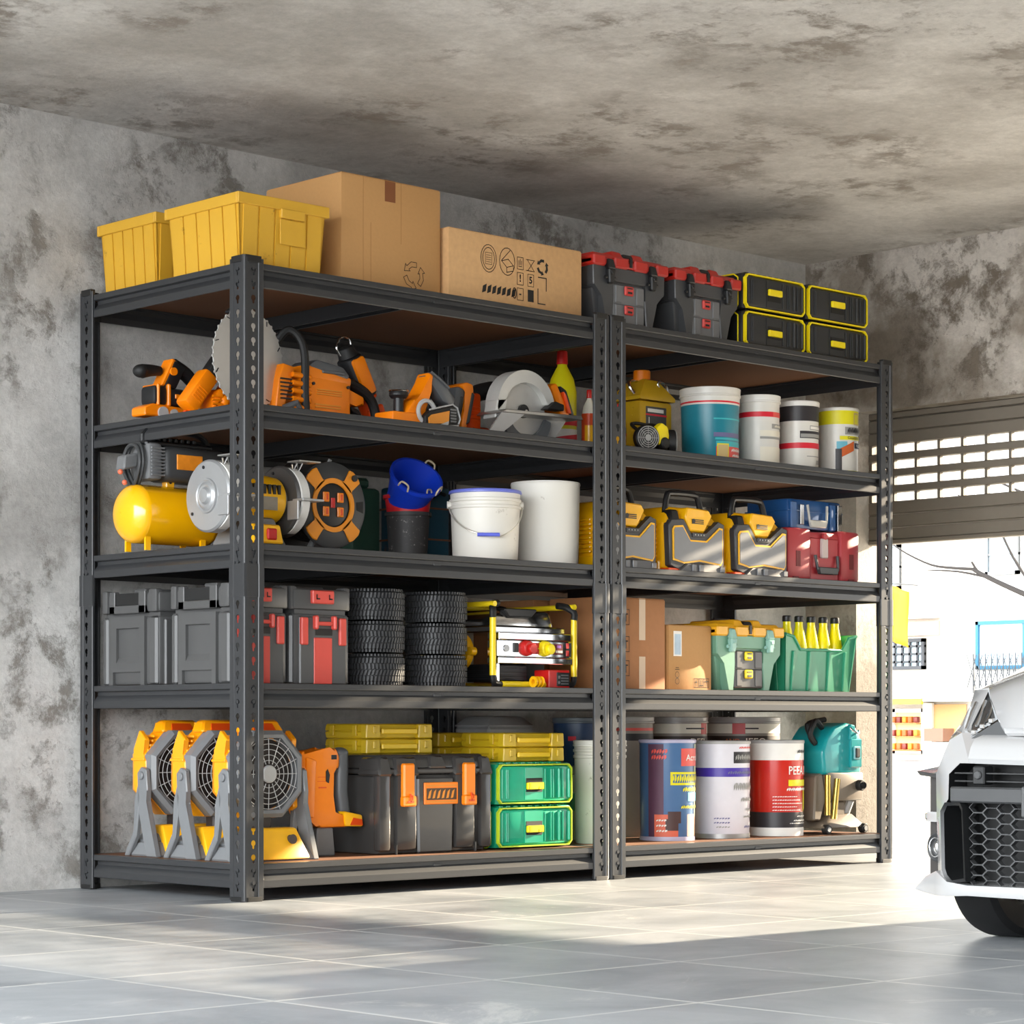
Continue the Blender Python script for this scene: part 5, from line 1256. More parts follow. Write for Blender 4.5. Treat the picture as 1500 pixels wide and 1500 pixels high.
G().tbox((.07, .145, .01, .06), (.075, .135, .01, .06), 0, .086, .004).out('battery_stem', GREY, t)
g = G()
for x_, z_ in ((.006, .262), (.010, .148)): g.cyl((x_, -.008, z_), (x_, .01, z_), .010, n=16)
g.out('bolt_boss', ORANGE, t)
g = G().cyl((.006, -.0095, .262), (.006, -.007, .262), .005, n=10).cyl((.010, -.0095, .148), (.010, -.007, .148), .005, n=10).box(.118, .142, -.001, .02, .290, .306, .002).prism([(.098, .225), (.108, .22), (.112, .245), (.104, .262), (.098, .255)], 'y', -.003, .02); g.out('fastener', BLACK, t)
g = G(); 
for k in range(3): g.tube([(-.004, -.0, .22), (-.016 - .004 * k, -.004, .20 - .002 * k), (-.012 - .004 * k, -.004, .17)], .003, 6, smooth=3)
g.out('belt_hook', BLACK, t)
g = G().box(.07, .10, -.0012, .002, .205, .209).box(.066, .108, -.0012, .002, .225, .2265).box(.068, .106, -.0012, .002, .238, .2395); g.out('warning_print', ORANGE2, t)
# black tool box with orange clips
BTB = mat('gloss_black_toolbox', '#3b3a39', .22, coat=.3)
t = thing('tool_box', 'big glossy black tool box with two orange clips on the bottom shelf', 'tool box', (.640, .11, Z5)); w, d, h = .462, .40, .305
t.location = (.600, .12, Z5)
g = G().box(.01, w - .01, .012, d, .0, .245, .012, 2)
for a, b in ((.0, .045), (.070, .150), (w - .150, w - .070), (w - .045, w)): g.box(a, b, -.004, .03, .012, .245, .008, 2)
g.tbox((.16, w - .16, .0, .02), (.155, w - .155, .0, .02), .0, .235, .006); g.box(.065, .069, -.006, .0, .0, .03).box(w - .071, w - .067, -.006, .0, .0, .03); g.out('body', BTB, t)
g = G().box(-.004, w + .004, .0, d + .004, .245, .262, .004).tbox((.0, w, .002, d), (.02, w - .02, .02, d - .02), .262, h, .008, 2)
for a, b in ((-.006, .05), (.058, .160), (w - .160, w - .058), (w - .05, w + .006)): g.tbox((a, b, -.010, .1), (a + .008, b - .008, .004, .09), .240, h - .008, .006)
g.tbox((.20, .275, -.006, .06), (.21, .265, .008, .06), .262, h - .004, .006); g.out('lid', BTB, t)
for x_ in (.105, w - .105):
    g = G().box(x_ - .023, x_ + .023, -.022, -.002, .150, .278, .005).box(x_ - .026, x_ + .026, -.026, -.004, .146, .178, .004); c_ = g.out('clip', ORANGE, t)
    g = G().box(x_ - .012, x_ + .012, -.0275, -.02, .158, .164).box(x_ - .002, x_ + .002, -.0275, -.02, .160, .185).box(x_ + .006, x_ + .010, -.0275, -.02, .166, .180); g.out('clip_ridge', ORANGE2, c_)
g = G().box(.180, .320, -.0045, .002, .150, .218, .002); lp = g.out('label_plate', ORANGE, t)
g = G().box(.188, .312, -.0055, -.004, .164, .200); 
g.out('label_panel', mat('dark_label_panel', '#4a3420', .5), lp); g = G()
for k in range(6): g.prism([(.192 + .019 * k, .168), (.202 + .019 * k, .170), (.208 + .019 * k, .196), (.199 + .019 * k, .190)], 'y', -.0062, -.0054)
g.box(.186, .314, -.0058, -.0044, .156, .160).box(.186, .314, -.0058, -.0044, .206, .210); g.out('label_print', LENS, lp)
# flat yellow cases
FC = mat('flat_case_yellow', '#c9a81c', .42, coat=.1)
def flatcase(label, x, y, z, w=.265, d=.20, h=.046):
    t = thing('flat_case', label, 'tool case', (x, y, z), 0, 'flat yellow cases')
    g = G().tbox((.006, w - .006, .006, d), (.0, w, .0, d), 0, h * .48, .004).tbox((.0, w, .0, d), (.006, w - .006, .006, d), h * .52, h, .004).box(.01, w - .01, .01, d - .01, h * .4, h * .6)
    g.out('body', FC, t)
    g = G().tbox((-.004, .055, -.010, .02), (-.002, .052, -.010, .02), .001, h - .001, .003).tbox((w - .055, w + .004, -.010, .02), (w - .052, w + .002, -.010, .02), .001, h - .001, .003); g.out('corner_block', FC, t)
    G().box(.06, w - .06, -.012, -.002, h * .30, h * .68, .003).out('handle', mat('case_handle_gold', '#e8c022', .4), t)
    g = G()
    for u in (.022, w - .032): g.box(u, u + .012, -.014, -.006, h * .35, h * .85, .002)
    g.out('snap_latch', FC, t)
    g = G()
    for v in (.04, d - .05): g.box(-.004, .004, v, v + .02, h * .2, h * .9, .001)
    g.out('hinge', FC, t)
    return t
zt = Z5 + .306
f0 = flatcase('lower flat yellow case on the black tool box, above its left orange clip', .655, .25, zt)
dup(f0, (.655, .25, zt + .047), 'upper flat yellow case on the black tool box, above its left orange clip')
dup(f0, (.375, .56, zt + .036), 'flat yellow case showing behind the top of the nearest fan') if 0 else None
# green organisers
GRO = mat('emerald_case_plastic', '#0f8f6a', .3, coat=.3); GRO2 = mat('emerald_drawer_front', '#12a07a', .28, coat=.3); LGL = mat('lime_edge_line', '#b9cf2a', .4)
organiser('lower emerald green case edged in lime on the bottom shelf', 1.090, .12, Z5, .340, .50, .138, GRO, LGL, GRO2, 'emerald green organiser cases')
organiser('upper emerald green case edged in lime on the bottom shelf', 1.090, .12, Z5 + .138, .340, .50, .138, GRO, LGL, GRO2, 'emerald green organiser cases', up=False)
zg = Z5 + .277
dup(f0, (1.150, .16, zg), 'lower flat yellow case at the front on the emerald green cases')
dup(f0, (1.150, .16, zg + .047), 'upper flat yellow case at the front on the emerald green cases')
dup(f0, (1.085, .40, zg), 'lower flat yellow case at the rear left on the emerald green cases')
dup(f0, (1.085, .40, zg + .047), 'upper flat yellow case at the rear left on the emerald green cases')
t = thing('plastic_tub', 'pale grey lidded tub standing behind the flat yellow cases', 'tub', (1.36, .52, Z5 + .277) if 0 else (1.50, .60, Z5)); 
g = G().tbox((.02, .20, .02, .16), (.0, .22, .0, .18), 0, .39, .01).tbox((-.004, .224, -.004, .184), (.03, .19, .03, .15), .39, .425, .006); g.out('body', LGREY, t)
# pails behind the middle posts
PGR = mat('pale_green_pail', '#a9b890', .4)
p1 = pail('paint_pail', 'pale green pail between the green cases and the middle posts', 1.82, .48, Z5, .080, .255, PGR, mat('grey_green_lid', '#7b7d72', .4), lidh=.03, bands=[(180, 330, .10, .16, mat('mid_green_label', '#4f9a6a', .45))])
NAVY = mat('navy_pail', '#223a5c', .38)
pail('paint_pail', 'navy pail with a red badge stacked on the pale green pail', 1.815, .48, Z5 + .256, .088, .165, NAVY, mat('grey_blue_lid', '#59626b', .4), lidh=.018, bands=[(200, 235, .085, .10, LBR), (248, 300, .035, .075, RED), (255, 290, .045, .062, PINK)])
# front row of pails
pail('white_pail', 'plain white pail partly hidden right behind the middle posts on the bottom shelf', 1.655, .22, Z5, .086, .345, WHP, WHITE, taper=.95, lidh=.02, ribs=(.29, .31))
SB = mat('washed_blue_pail', '#4a6f9c', .35); RDD = mat('vivid_red_label', '#d32a1a', .4); BRN = mat('dark_brown_print', '#4c3534', .5)
pail('paint_pail', 'washed blue and peach printed paint can at the left of the front row', 1.987, .22, Z5, .096, .346, SB, mat('pale_violet_lid', '#b9b6cf', .35), taper=.97, lidh=.012, crimp=True,
     bands=[(180, 215, .0, .33, mat('plum_print', '#5a3a52', .5)), (285, 335, .015, .09, mat('peach_print', '#e3a589', .5)), (195, 262, .01, .09, mat('salmon_print', '#d9694f', .5)), (310, 345, .08, .33, mat('pale_sage_print', '#b9c2a6', .5)), (268, 328, .255, .315, PINK), (240, 268, .06, .10, BRN), (235, 262, .035, .075, BRN), (125, 360, 0, .014, mat('pale_violet_band', '#b9b6cf', .35)), (245, 325, .19, .235, YLB, .0), (250, 322, .198, .227, SB), (285, 322, .135, .165, LBLU)],
     scr=[(190, 240, .305, .008, PINK), (190, 238, .285, .008, PINK), (248, 322, .212, .014, YLB), (272, 316, .175, .008, YLB), (268, 318, .115, .006, YLB), (200, 238, .070, .004, LBW), (200, 238, .052, .004, LBW), (200, 240, .034, .004, LBW)], texts=[('Acrol', .030, 300, .283, LBW)])
pail('paint_pail', 'white paint can with a purple band in the middle of the front row', 2.258, .21, Z5, .098, .341, mat('lilac_white_can', '#dcd9e0', .35), mat('lid_grey', '#a9a7a4', .35), taper=.98, lidh=.012, crimp=True,
     bands=[(125, 360, .215, .246, mat('purple_band', '#4a35a0', .4)), (262, 332, .262, .302, LBK), (125, 360, 0, .016, mat('can_rim_grey', '#a5a3a0', .35, .4))],
     scr=[(275, 328, .316, .004, PINK), (266, 328, .282, .010, GRL), (250, 325, .229, .006, PURP), (262, 332, .180, .014, GRL), (280, 328, .135, .008, GRL), (295, 325, .100, .005, GRL), (288, 328, .075, .004, GRL), (205, 255, .070, .003, PURP), (205, 255, .055, .003, PURP), (210, 255, .040, .003, GRL), (290, 320, .040, .005, PURP)])
pail('paint_pail', 'bright red paint can with black base and white top band, right of the purple-banded can', 2.541, .20, Z5, .097, .342, mat('red_can_enamel', '#c4200f', .3, coat=.3), mat('lid_grey', '#a9a7a4', .35), taper=.98, lidh=.012, crimp=True,
     bands=[(125, 360, .270, .335, LBW), (125, 360, .030, .085, LBK), (125, 360, 0, .030, LBW), (310, 345, .085, .16, YLB, .03), (275, 345, .215, .250, RDD), (262, 335, .178, .200, YLB)],
     texts=[('PEEA.Y', .042, 292, .232, LBW, .8)], scr=[(285, 325, .300, .007, LBK), (258, 335, .166, .006, LBW)] + [(228, 285 + 10 * (k % 3), .140 - .012 * k, .002, LBW) for k in range(5)] + [(285, 335, .070, .003, LBW), (275, 335, .055, .003, LBW), (265, 330, .045, .002, LBW)])
# rear row of cans, standing on a hidden second row of larger drums would be guesswork: they are tall pails
RC = mat('greige_can', '#8f867c', .4)
for k, (x_, r_, lb, bd) in enumerate(((2.100, .100, 'tall grey patterned can at the back left behind the blue can', [(180, 340, .375, .385, PINK), (180, 340, .34, .365, LBK)]),
      (2.375, .108, 'tall brown can with a pale band and red badge behind the purple-banded can', [(125, 360, .365, .40, CRM), (125, 360, .0, .355, mat('chocolate_print', '#33261f', .5)), (290, 312, .362, .402, RED), (255, 300, .380, .385, LBK)]),
      (2.735, .138, 'widest tall brown can with a pale band at the back, left of the vacuum', [(125, 360, .365, .40, CRM), (125, 360, .0, .355, mat('chocolate_print', '#33261f', .5)), (205, 225, .362, .402, RED), (225, 262, .380, .385, LBK)]))):
    tx = [] if k == 0 else ([('DEEL', .03, 285, .335, CRM, 1.2)] if k == 1 else [('AND', .024, 205, .335, ORL, 1.1), ('JEEO', .03, 258, .335, CRM, 1.3)])
    pail('paint_can', lb, x_, .53, Z5, r_, .425, RC, mat('lid_grey', '#a9a7a4', .35), taper=.99, lidh=.022, bands=bd, texts=tx)
# wet/dry vacuum
t = thing('dust_extractor', 'teal topped dust extractor on castors at the right end of the bottom shelf', 'vacuum', (2.800, .105, Z5))
TV = mat('teal_machine_plastic', '#0f8f93', .3, coat=.3); VG = mat('vacuum_stone_grey', '#74695c', .4)
g = G().prism([(-.105, .215), (.110, .215), (.110, .340), (.098, .365), (.075, .395), (.02, .405), (-.05, .390), (-.092, .350), (-.115, .300)], 'y', .0, .17, .022, 3); g.out('motor_head', TV, t)
g = G().box(.035, .100, -.010, .010, .240, .345, .004).prism([(.03, .34), (.075, .345), (.062, .395), (.035, .398)], 'y', -.008, .10, .004); g.out('switch_panel', TV, t)
G().box(.050, .088, -.014, -.006, .270, .318, .003).out('switch_plate', mat('pale_teal_plate', '#7fb9c0', .3), t)
G().box(.056, .080, -.019, -.010, .276, .312, .004).out('rocker_switch', BLACK, t)
g = G().tube([(.035, -.006, .385), (.045, -.016, .372), (.070, -.016, .366), (.085, -.004, .375)], .004, 6, smooth=3); g.out('lid_clip', CHROME, t)
g = G().prism([(-.085, .225), (-.060, .120), (.118, .120), (.118, .222)], 'y', -.002, .172, .008, 2); g.out('filter_body', VG, t)
g = G().cyl((.088, -.022, .175), (.088, .0, .175), .020, n=20, bev=.003).cyl((.088, -.030, .175), (.088, -.02, .175), .012, n=16); g.out('control_knob', BLACK2, t)
g = G().box(-.055, .055, .03, .15, .06, .122, .01).tbox((-.14, .118, -.02, .18), (-.02, .09, .03, .15), .022, .072, .010, 2).prism([(-.09, .225), (-.13, .21), (-.14, .05), (-.1, .05), (-.07, .13)], 'y', .02, .09, .006); g.out('base', VG, t)
for x_, y_ in ((-.105, -.01), (.105, -.01), (-.11, .16), (.10, .16)):
    g = G().cyl((x_, y_ - .012, .018), (x_, y_ + .012, .018), .018, n=20, bev=.003); cs = g.out('castor', BLACK2, t)
    G().cyl((x_, y_ - .014, .018), (x_, y_ + .014, .018), .009, n=14).out('castor_hub', LGREY, cs)
g = G().cyl((-.098, -.008, .07), (-.098, -.008, .215), .011, n=14).cyl((-.062, -.006, .055), (-.040, -.006, .20), .012, n=14); g.out('brass_wand', mat('brass_tube', '#b39a4c', .25, .9), t)
g = G().tube([(.075, .05, .065), (.082, .03, .12)], .014, 10).out('clear_cup', LGREY, t)
g = G().tube([(-.06, .05, .385), (-.12, .03, .410), (-.15, .03, .36), (-.11, .04, .33), (-.13, .06, .395), (-.03, .06, .415)], .010, 8, smooth=5); g.out('coiled_hose', BLACK2, t)
for x_ in (-.155, -.075):
    pass
# ------------------------------------------------------------ white car, front left corner (front faces -X)
CW = mat('white_car_paint', '#a9a9a9', .22, coat=.8, var=.01); CB = mat('black_grille_plastic', '#1b1c1d', .35); CBG = mat('charcoal_trim', '#3b3c3d', .4); CGL = mat('headlight_glass', '#d9dde0', .08, .3, coat=.6)
t = thing('car', 'white car with a black honeycomb grille parked at the right edge of the garage', 'car', (0, 0, 0))
XF = .345; YC = -2.625
def sy(y): return 2 * YC - y   # the other side of the car
OUT = [(.37, -2.129, .143), (.37, -2.129, .170), (.37, -2.125, .283), (.37, -2.123, .388), (.38, -2.135, .430), (.40, -2.139, .466), (.41, -2.166, .483)]
INN = [(.345, -2.178, .137), (.345, -2.160, .170), (.345, -2.155, .306), (.345, -2.176, .332), (.345, -2.178, .389), (.345, -2.208, .414), (.345, -2.234, .414)]
def both(fn):
    for s in (0, 1): fn((lambda p: tuple(p)) if s == 0 else (lambda p: (p[0], sy(p[1]), p[2])), s)
def rows(g, R):
    n = len(R[0]); g.add([p for r in R for p in r], [(k * n + i, k * n + i + 1, (k + 1) * n + i + 1, (k + 1) * n + i) for k in range(len(R) - 1) for i in range(n - 1)])
g = G()
def f_(m, s):
    rows(g, [[m((x + .06, y + .03, z)) for x, y, z in OUT], [m(p) for p in OUT], [m(p) for p in INN]])
    g2 = G(); rows(g2, [[m((x + .001, y - .0005, z)) for x, y, z in INN], [m((x + .06, y - .004, z)) for x, y, z in INN]]); g2.out('grille_surround', CB, t)
    g.add([m(p) for p in ((.41, -2.166, .483), (.345, -2.234, .414), (.352, -2.240, .445), (.37, -2.244, .471), (.41, -2.244, .482))], [(0, 1, 2, 3, 4)])
both(f_)
P_ = [(.40, .412), (.345, .414), (.340, .425), (.350, .450), (.366, .470), (.41, .481)]
rows(g, [[(x - (.012 if 0 < k < 4 else 0), y, z - (.003 if 0 < k < 4 else 0)) for x, z in P_] for k, y in enumerate((-2.234, -2.40, YC, sy(-2.40), sy(-2.234)))])
g.out('bumper', CW, t, 38)
g = G(); S = [(-2.040, .405, .117, .123), (-2.075, .395, .112, .150), (-2.13, .360, .110, .166), (-2.182, .330, .112, .145), (-2.241, .328, .116, .139), (-2.45, .318, .116, .142)]
S = S + [(YC, .312, .116, .142)] + [(sy(y), x, a, b) for y, x, a, b in S[::-1]]
g.loft([[(x, y, a), (x - .004, y, (a + b) / 2), (x, y, b), (x + .10, y, b + .004), (x + .10, y, a)] for y, x, a, b in S]); g.out('front_lip', CW, t, 40)
def f_(m, s):
    g = G(); g.loft([[m((.43, -2.13, z0)), m((.43, -2.062, z0)), m((.62, -2.062, z0)), m((.62, -2.13, z0))] for z0 in (.154, .386)]); g.out('side_scoop', mat('scoop_brown_black', '#2a2623', .5), t)
    g = G(); g.loft([[m(p) for p in ((.385, -2.120, .378), (.42, -2.040, .383), (.62, -2.052, .384), (.62, -2.12, .384))], [m(p) for p in ((.385, -2.118, .388), (.42, -2.030, .393), (.62, -2.050, .396), (.62, -2.12, .396))]]); g.out('scoop_brow', CBG, t)
    g = G(); g.loft([[m(p) for p in ((.385, -2.118, .388), (.42, -2.032, .393), (.62, -2.050, .396), (.62, -2.12, .396))], [m(p) for p in ((.39, -2.122, .412), (.43, -2.085, .404), (.62, -2.06, .404), (.62, -2.12, .412))]])
    g.loft([[m((.382, -2.122, z)), m((.40, -2.075, z)), m((.43, -2.046 if abs(z - .288) < .008 else -2.06, z)), m((.60, -2.055, z)), m((.60, -2.12, z))] for z in (.277, .284, .294, .300)])
    g.out('side_fin', CW, t)
    c = m((.402, -2.100, .218)); g = G().lathe(c, [(.001, .006), (.020, .004), (.030, -.004), (.033, -.002), (.034, .012)], 'x', 28, sx=.75); fl = g.out('fog_lamp', CBG, t)
    G().torus((c[0] - .004, c[1], c[2]), .022, .002, 'x', 28, 6, sx=.75).sph((c[0], c[1] - .004 * (1 - 2 * s), c[2]), .008, .010, .016).out('fog_lens', CHROME, fl)
    D = [(-2.162, .306), (-2.174, .325), (-2.217, .326), (-2.225, .313), (-2.234, .147), (-2.191, .140), (-2.174, .153), (-2.166, .170)]
    def lp(k, x):
        cy, cz_ = -2.197, .233; return [m((x, cy + (y - cy) * k, cz_ + (z - cz_) * (1 - (1 - k) * .35))) for y, z in D]
    g = G().loft([lp(1, .36), lp(1, .336), lp(.97, .332), lp(.76, .336), lp(.6, .42)], False); g.add(lp(.6, .42), [tuple(range(8))]); g.out('air_duct', CB, t)
    # lamp cluster
    L = [(.42, -2.159, .485), (.40, -2.192, .471), (.41, -2.266, .514), (.53, -2.158, .587), (.55, -2.101, .583), (.50, -2.124, .545)]
    g = G(); g.loft([[m((x + .05, y - .01, z - .01)) for x, y, z in L], [m((x + .012, y - .002, z)) for x, y, z in L]]); hl = g.out('headlight', mat('headlight_bowl', '#8b8e90', .15, .8), t)
    g = G(); n = len(L); cx_, cy, cz_ = [sum(p[i] for p in L) / n for i in range(3)]
    I = [(x + (cx_ - x) * .16 + .002, y + (cy - y) * .16, z + (cz_ - z) * .16) for x, y, z in L]
    g.add([m(p) for p in L + I], [(i, (i + 1) % n, n + (i + 1) % n, n + i) for i in range(n)]); g.out('headlight_rim', CGL, hl, rc=False)
    for k in range(3):
        g = G().tube([m((.405 + .012 * k, -2.182 - .020 * k, .490 + .008 * k)), m((.44 + .01 * k, -2.172 - .020 * k, .525)), m((.475 + .01 * k, -2.160 - .018 * k, .552 + .004 * k))], .0045, 6, smooth=3); g.out('light_bar', CHROME, hl)
    for k in range(3): G().box(.398 + .003 * k, .412, min(m((0, -2.198 - .022 * k, 0))[1], m((0, -2.212 - .022 * k, 0))[1]), max(m((0, -2.198 - .022 * k, 0))[1], m((0, -2.212 - .022 * k, 0))[1]), .478 + .013 * k, .490 + .013 * k, .002).out('lamp_module', CHROME, hl)
    # fender
    R1 = [(.41, -2.166, .483), (.44, -2.15, .500), (.50, -2.124, .545), (.55, -2.101, .583), (.62, -2.105, .600), (.75, -2.090, .632), (1.15, -2.08, .695)]
    R2 = [(.40, -2.139, .466), (.44, -2.115, .475), (.50, -2.095, .500), (.56, -2.078, .530), (.64, -2.068, .550), (.78, -2.062, .575), (1.15, -2.06, .61)]
    R3 = [(.38, -2.123, .400), (.44, -2.090, .40), (.50, -2.070, .40), (.56, -2.062, .405), (.64, -2.060, .41), (.78, -2.058, .41), (1.15, -2.056, .41)]
    R0 = [(.425, -2.18, .480), (.45, -2.165, .50), (.53, -2.158, .586), (.545, -2.15, .589), (.62, -2.14, .606), (.75, -2.108, .638), (1.15, -2.095, .70)]
    g = G(); rows(g, [[m(p) for p in R] for R in (R0, R1, R2, R3)])
    A = [(.64 + .205 * math.cos(math.radians(a)), .19 + .205 * math.sin(math.radians(a))) for a in range(180, -1, -15)]
    T = [(.44 + .052 * k, .40) for k in range(13)]
    rows(g, [[m((x, -2.060, z)) for x, z in A], [m((x, -2.060, z)) for x, z in T]]); g.add([m(p) for p in ((.845, -2.06, .19), (1.15, -2.06, .19), (1.15, -2.06, .41), (1.064, -2.06, .40))], [(0, 1, 2, 3)])
    g.out('fender', CW, t, 45)
    yc = m((0, -2.138, 0))[1]; wx = .645
    g = G().lathe((wx, yc, .185), [(.11, -.055), (.165, -.060), (.180, -.050), (.185, -.035), (.185, .035), (.180, .050), (.165, .060), (.11, .055)], 'y', 56); wh = g.out('wheel', mat('car_tyre_rubber', '#0c0c0d', .6), t)
    g = G(); g.lathe((wx, yc, .185), [(.108, -.052), (.112, -.040), (.112, .040), (.108, .052), (.100, .0), (.108, -.052)], 'y', 48)
    for k in range(5):
        a = 2 * PI * k / 5; g.tube([(wx, yc, .185), (wx + .105 * math.cos(a), yc, .185 + .105 * math.sin(a))], .012, 6)
    g.out('rim', ALU, wh)
both(f_)
GSB = mat('grille_shadow_black', '#070707', .6)
G().box(.41, .43, sy(-2.16), -2.16, .13, .43).out('grille_backing', GSB, t)
for z in (.372, .390): G().box(.35, .40, sy(-2.19), -2.19, z, z + .0032).out('upper_grille_bar', CB, t)
G().box(.333, .37, sy(-2.187), -2.187, .325, .361, .004).out('bumper_beam', CBG, t)
G().box(.326, .334, YC - .24, YC + .24, .296, .364, .003).out('plate_holder', mat('plate_holder_grey', '#4a4b4c', .45), t)
G().box(.342, .38, -2.276, -2.244, .366, .408, .003).out('sensor_housing', CB, t); G().cyl((.337, -2.260, .388), (.345, -2.260, .388), .010, n=18, bev=.002).out('sensor', CBG, t)
g = G(); hw, hh = .0250, .01366; c = 0; yy = -2.252
while yy > sy(-2.252):
    for r_ in range(8):
        zc_ = .150 + r_ * hh * 1.72 + (hh * .86 if c % 2 else 0)
        if zc_ > .318: continue
        P = [(hw, 0), (hw * .5, hh * .86), (-hw * .5, hh * .86), (-hw, 0), (-hw * .5, -hh * .86), (hw * .5, -hh * .86)]; v = []
        for x_ in (.352, .368): v += [(x_, yy + a, zc_ + b) for a, b in P] + [(x_, yy + a * .91, zc_ + b * .89) for a, b in P]
        fs = []
        for i in range(6): j = (i + 1) % 6; fs += [(i, j, 6 + j, 6 + i), (6 + i, 6 + j, 18 + j, 18 + i)]
        g.add(v, fs)
    yy -= hw * 1.5; c += 1
g.out('honeycomb_mesh', CBG, t, rc=False)
# panel under the bonnet edge, bonnet
Q = [(-2.198, .468), (-2.232, .488), (-2.272, .508), (-2.300, .494), (-2.345, .490), (YC, .490)]
Q = Q + [(sy(y), z) for y, z in Q[-2::-1]]
g = G(); g.loft([[(.398, y, .466 if k else .466) for k, (y, z) in enumerate(Q)] + [(.398, y, z) for y, z in Q[::-1]], [(.46, y, .466) for y, z in Q] + [(.46, y, z) for y, z in Q[::-1]]]); g.out('nose_panel', CBG, t)
for z_ in (.473, .482): G().box(.390, .40, sy(-2.315), -2.315, z_, z_ + .0045).out('nose_slot', GSB, t)
LH = [(.385, -2.307, .488), (.380, -2.303, .494), (.400, -2.273, .516), (.470, -2.201, .568), (.520, -2.163, .588), (.62, -2.135, .611), (.75, -2.102, .642), (1.15, -2.090, .705)]
g = G(); rg = []
for k, (x, y, z) in enumerate(LH):
    cr = [0, .0, .014, .03, .034, .036, .036, .036][k]; top = []
    for j in range(13):
        u = j / 12; q = 1 - (2 * u - 1) ** 4; top.append((x - .025 * q * (1 if k < 5 else .3), y + (sy(y) - y) * u, z + cr * q))
    rg.append(top + [(p[0] + .004, p[1], p[2] - .012) for p in top[::-1]])
g.loft(rg); g.out('hood', CW, t, 50)
G().box(.47, 1.15, sy(-2.22), -2.22, .15, .47).out('engine_bay', CB, t)
XF = .35; YL = -2.06; YR = sy(YL)
# cabin and rear body behind the nose
g = G(); ym = YC
prof = [(1.15, .40), (1.15, .69), (XF + 1.25, .95), (XF + 2.15, .97), (XF + 2.45, .72), (XF + 2.75, .68), (XF + 2.78, .18), (1.15, .17)]
g.loft([[(x, y + (ym - y) * (.14 if z > .9 else 0), z) for x, z in prof] for y in (-2.07, YC, sy(-2.07))]); g.out('cabin_body', CW, t, 35)
g = G().box(XF + .16, XF + .95, sy(-2.30), -2.30, .15, .50); g.out('engine_bay', CB, t)
g = G().loft([[(1.20, y, .715), (XF + 1.24, y + (ym - y) * .13, .935), (XF + 1.235, y + (ym - y) * .13, .945), (1.18, y, .72)] for y in (-2.14, sy(-2.14))]); g.out('windscreen', mat('dark_glass', '#10151a', .05, coat=.5), t)
for s in (0, 1):
    f = (lambda y: y) if s == 0 else sy
    g = G(); yc = f(-2.165); g.lathe((XF + 2.15, yc, .185), [(.001, -.05), (.165, -.060), (.185, -.035), (.185, .035), (.165, .060), (.001, .05)], 'y', 48); g.out('wheel', mat('car_tyre_rubber', '#0c0c0d', .6), t)

# ------------------------------------------------------------ street beyond the door
XO = 24.
WB = mat('white_stucco', '#c9c6bf', .8, var=.03); WB2 = mat('pale_stone_facade', '#b5aea3', .8, var=.06); BG = mat('blue_window_frame', '#1f5f7c', .5); PG = mat('pale_window_glass', '#a9c0cc', .15); DGL = mat('dark_shop_glass', '#4a5a66', .1)
def frame_window(par, y0, y1, z0, z1, fm, gm, bars=(0, 1), name='window', fw=.05):
    g = G(); xo = XO
    g.box(xo - .06, xo + .02, y0, y1, z0, z0 + fw).box(xo - .06, xo + .02, y0, y1, z1 - fw, z1).box(xo - .06, xo + .02, y0, y0 + fw, z0, z1).box(xo - .06, xo + .02, y1 - fw, y1, z0, z1)
    for k in range(1, bars[0] + 1): yy = y0 + (y1 - y0) * k / (bars[0] + 1); g.box(xo - .05, xo + .01, yy - fw * .3, yy + fw * .3, z0, z1)
    for k in range(1, bars[1] + 1): zz = z0 + (z1 - z0) * k / (bars[1] + 1); g.box(xo - .05, xo + .01, y0, y1, zz - fw * .3, zz + fw * .3)
    w_ = g.out(name, fm, par); G().box(xo - .02, xo - .01, y0, y1, z0, z1).out('pane', gm, w_); return w_
t = thing('building', 'white stucco house with a grey sash window and blue-framed lower window across the street', 'building', (0, 0, 0))
G().box(XO, XO + 6, 9., 14.83, 0, 6.5).out('wall', WB, t)
frame_window(t, 14.07, 14.62, 2.58, 3.15, GREY, PG, (0, 1)); frame_window(t, 13.2, 14.78, 1.28, 1.95, BG, PG, (1, 0)); frame_window(t, 12.2, 12.8, 2.58, 3.15, GREY, PG, (0, 1)); frame_window(t, 11.0, 12.2, 1.2, 2.0, BG, PG, (1, 0))
g = G()
for k in range(16): g.tube([(XO - .14, 13.25 + .1 * k, .95), (XO - .14, 13.25 + .1 * k, 1.5)], .008, 5).tube([(XO - .14, 13.2 + .1 * k, 1.0), (XO - .14, 13.36 + .1 * k, 1.48)], .006, 5).tube([(XO - .14, 13.36 + .1 * k, 1.0), (XO - .14, 13.2 + .1 * k, 1.48)], .006, 5)
g.out('balcony_railing', mat('iron_railing', '#3a3d42', .5), t)
G().box(XO - .08, XO, 9., 14.83, 2.22, 2.27).out('cornice', WB, t)
t2 = thing('building', 'pale stone shop house with a small barred window and lit shop front across the street', 'building', (0, 0, 0))
G().box(XO, XO + 6, 14.84, 24., 0, 6.5).out('wall', WB2, t2)
G().box(XO - .10, XO, 15.40, 16.6, 2.02, 2.10).out('cornice', WB, t2); G().box(XO - .04, XO, 15.42, 16.6, 1.78, 1.98).out('lintel', mat('rosy_stone', '#c9a08c', .8), t2)
frame_window(t2, 15.66, 16.32, 1.30, 1.74, mat('dark_window_frame', '#2b2c30', .5), PG, (4, 3)); frame_window(t2, 16.1, 16.75, 2.45, 3.1, GREY, PG, (1, 1)); frame_window(t2, 17.3, 18., 2.45, 3.1, GREY, PG, (1, 1))
G().box(XO - .5, XO, 14.85, 16.9, .84, 1.24).out('shop_fascia', mat('white_fascia', '#f4f1ea', .6, emit=.0), t2)
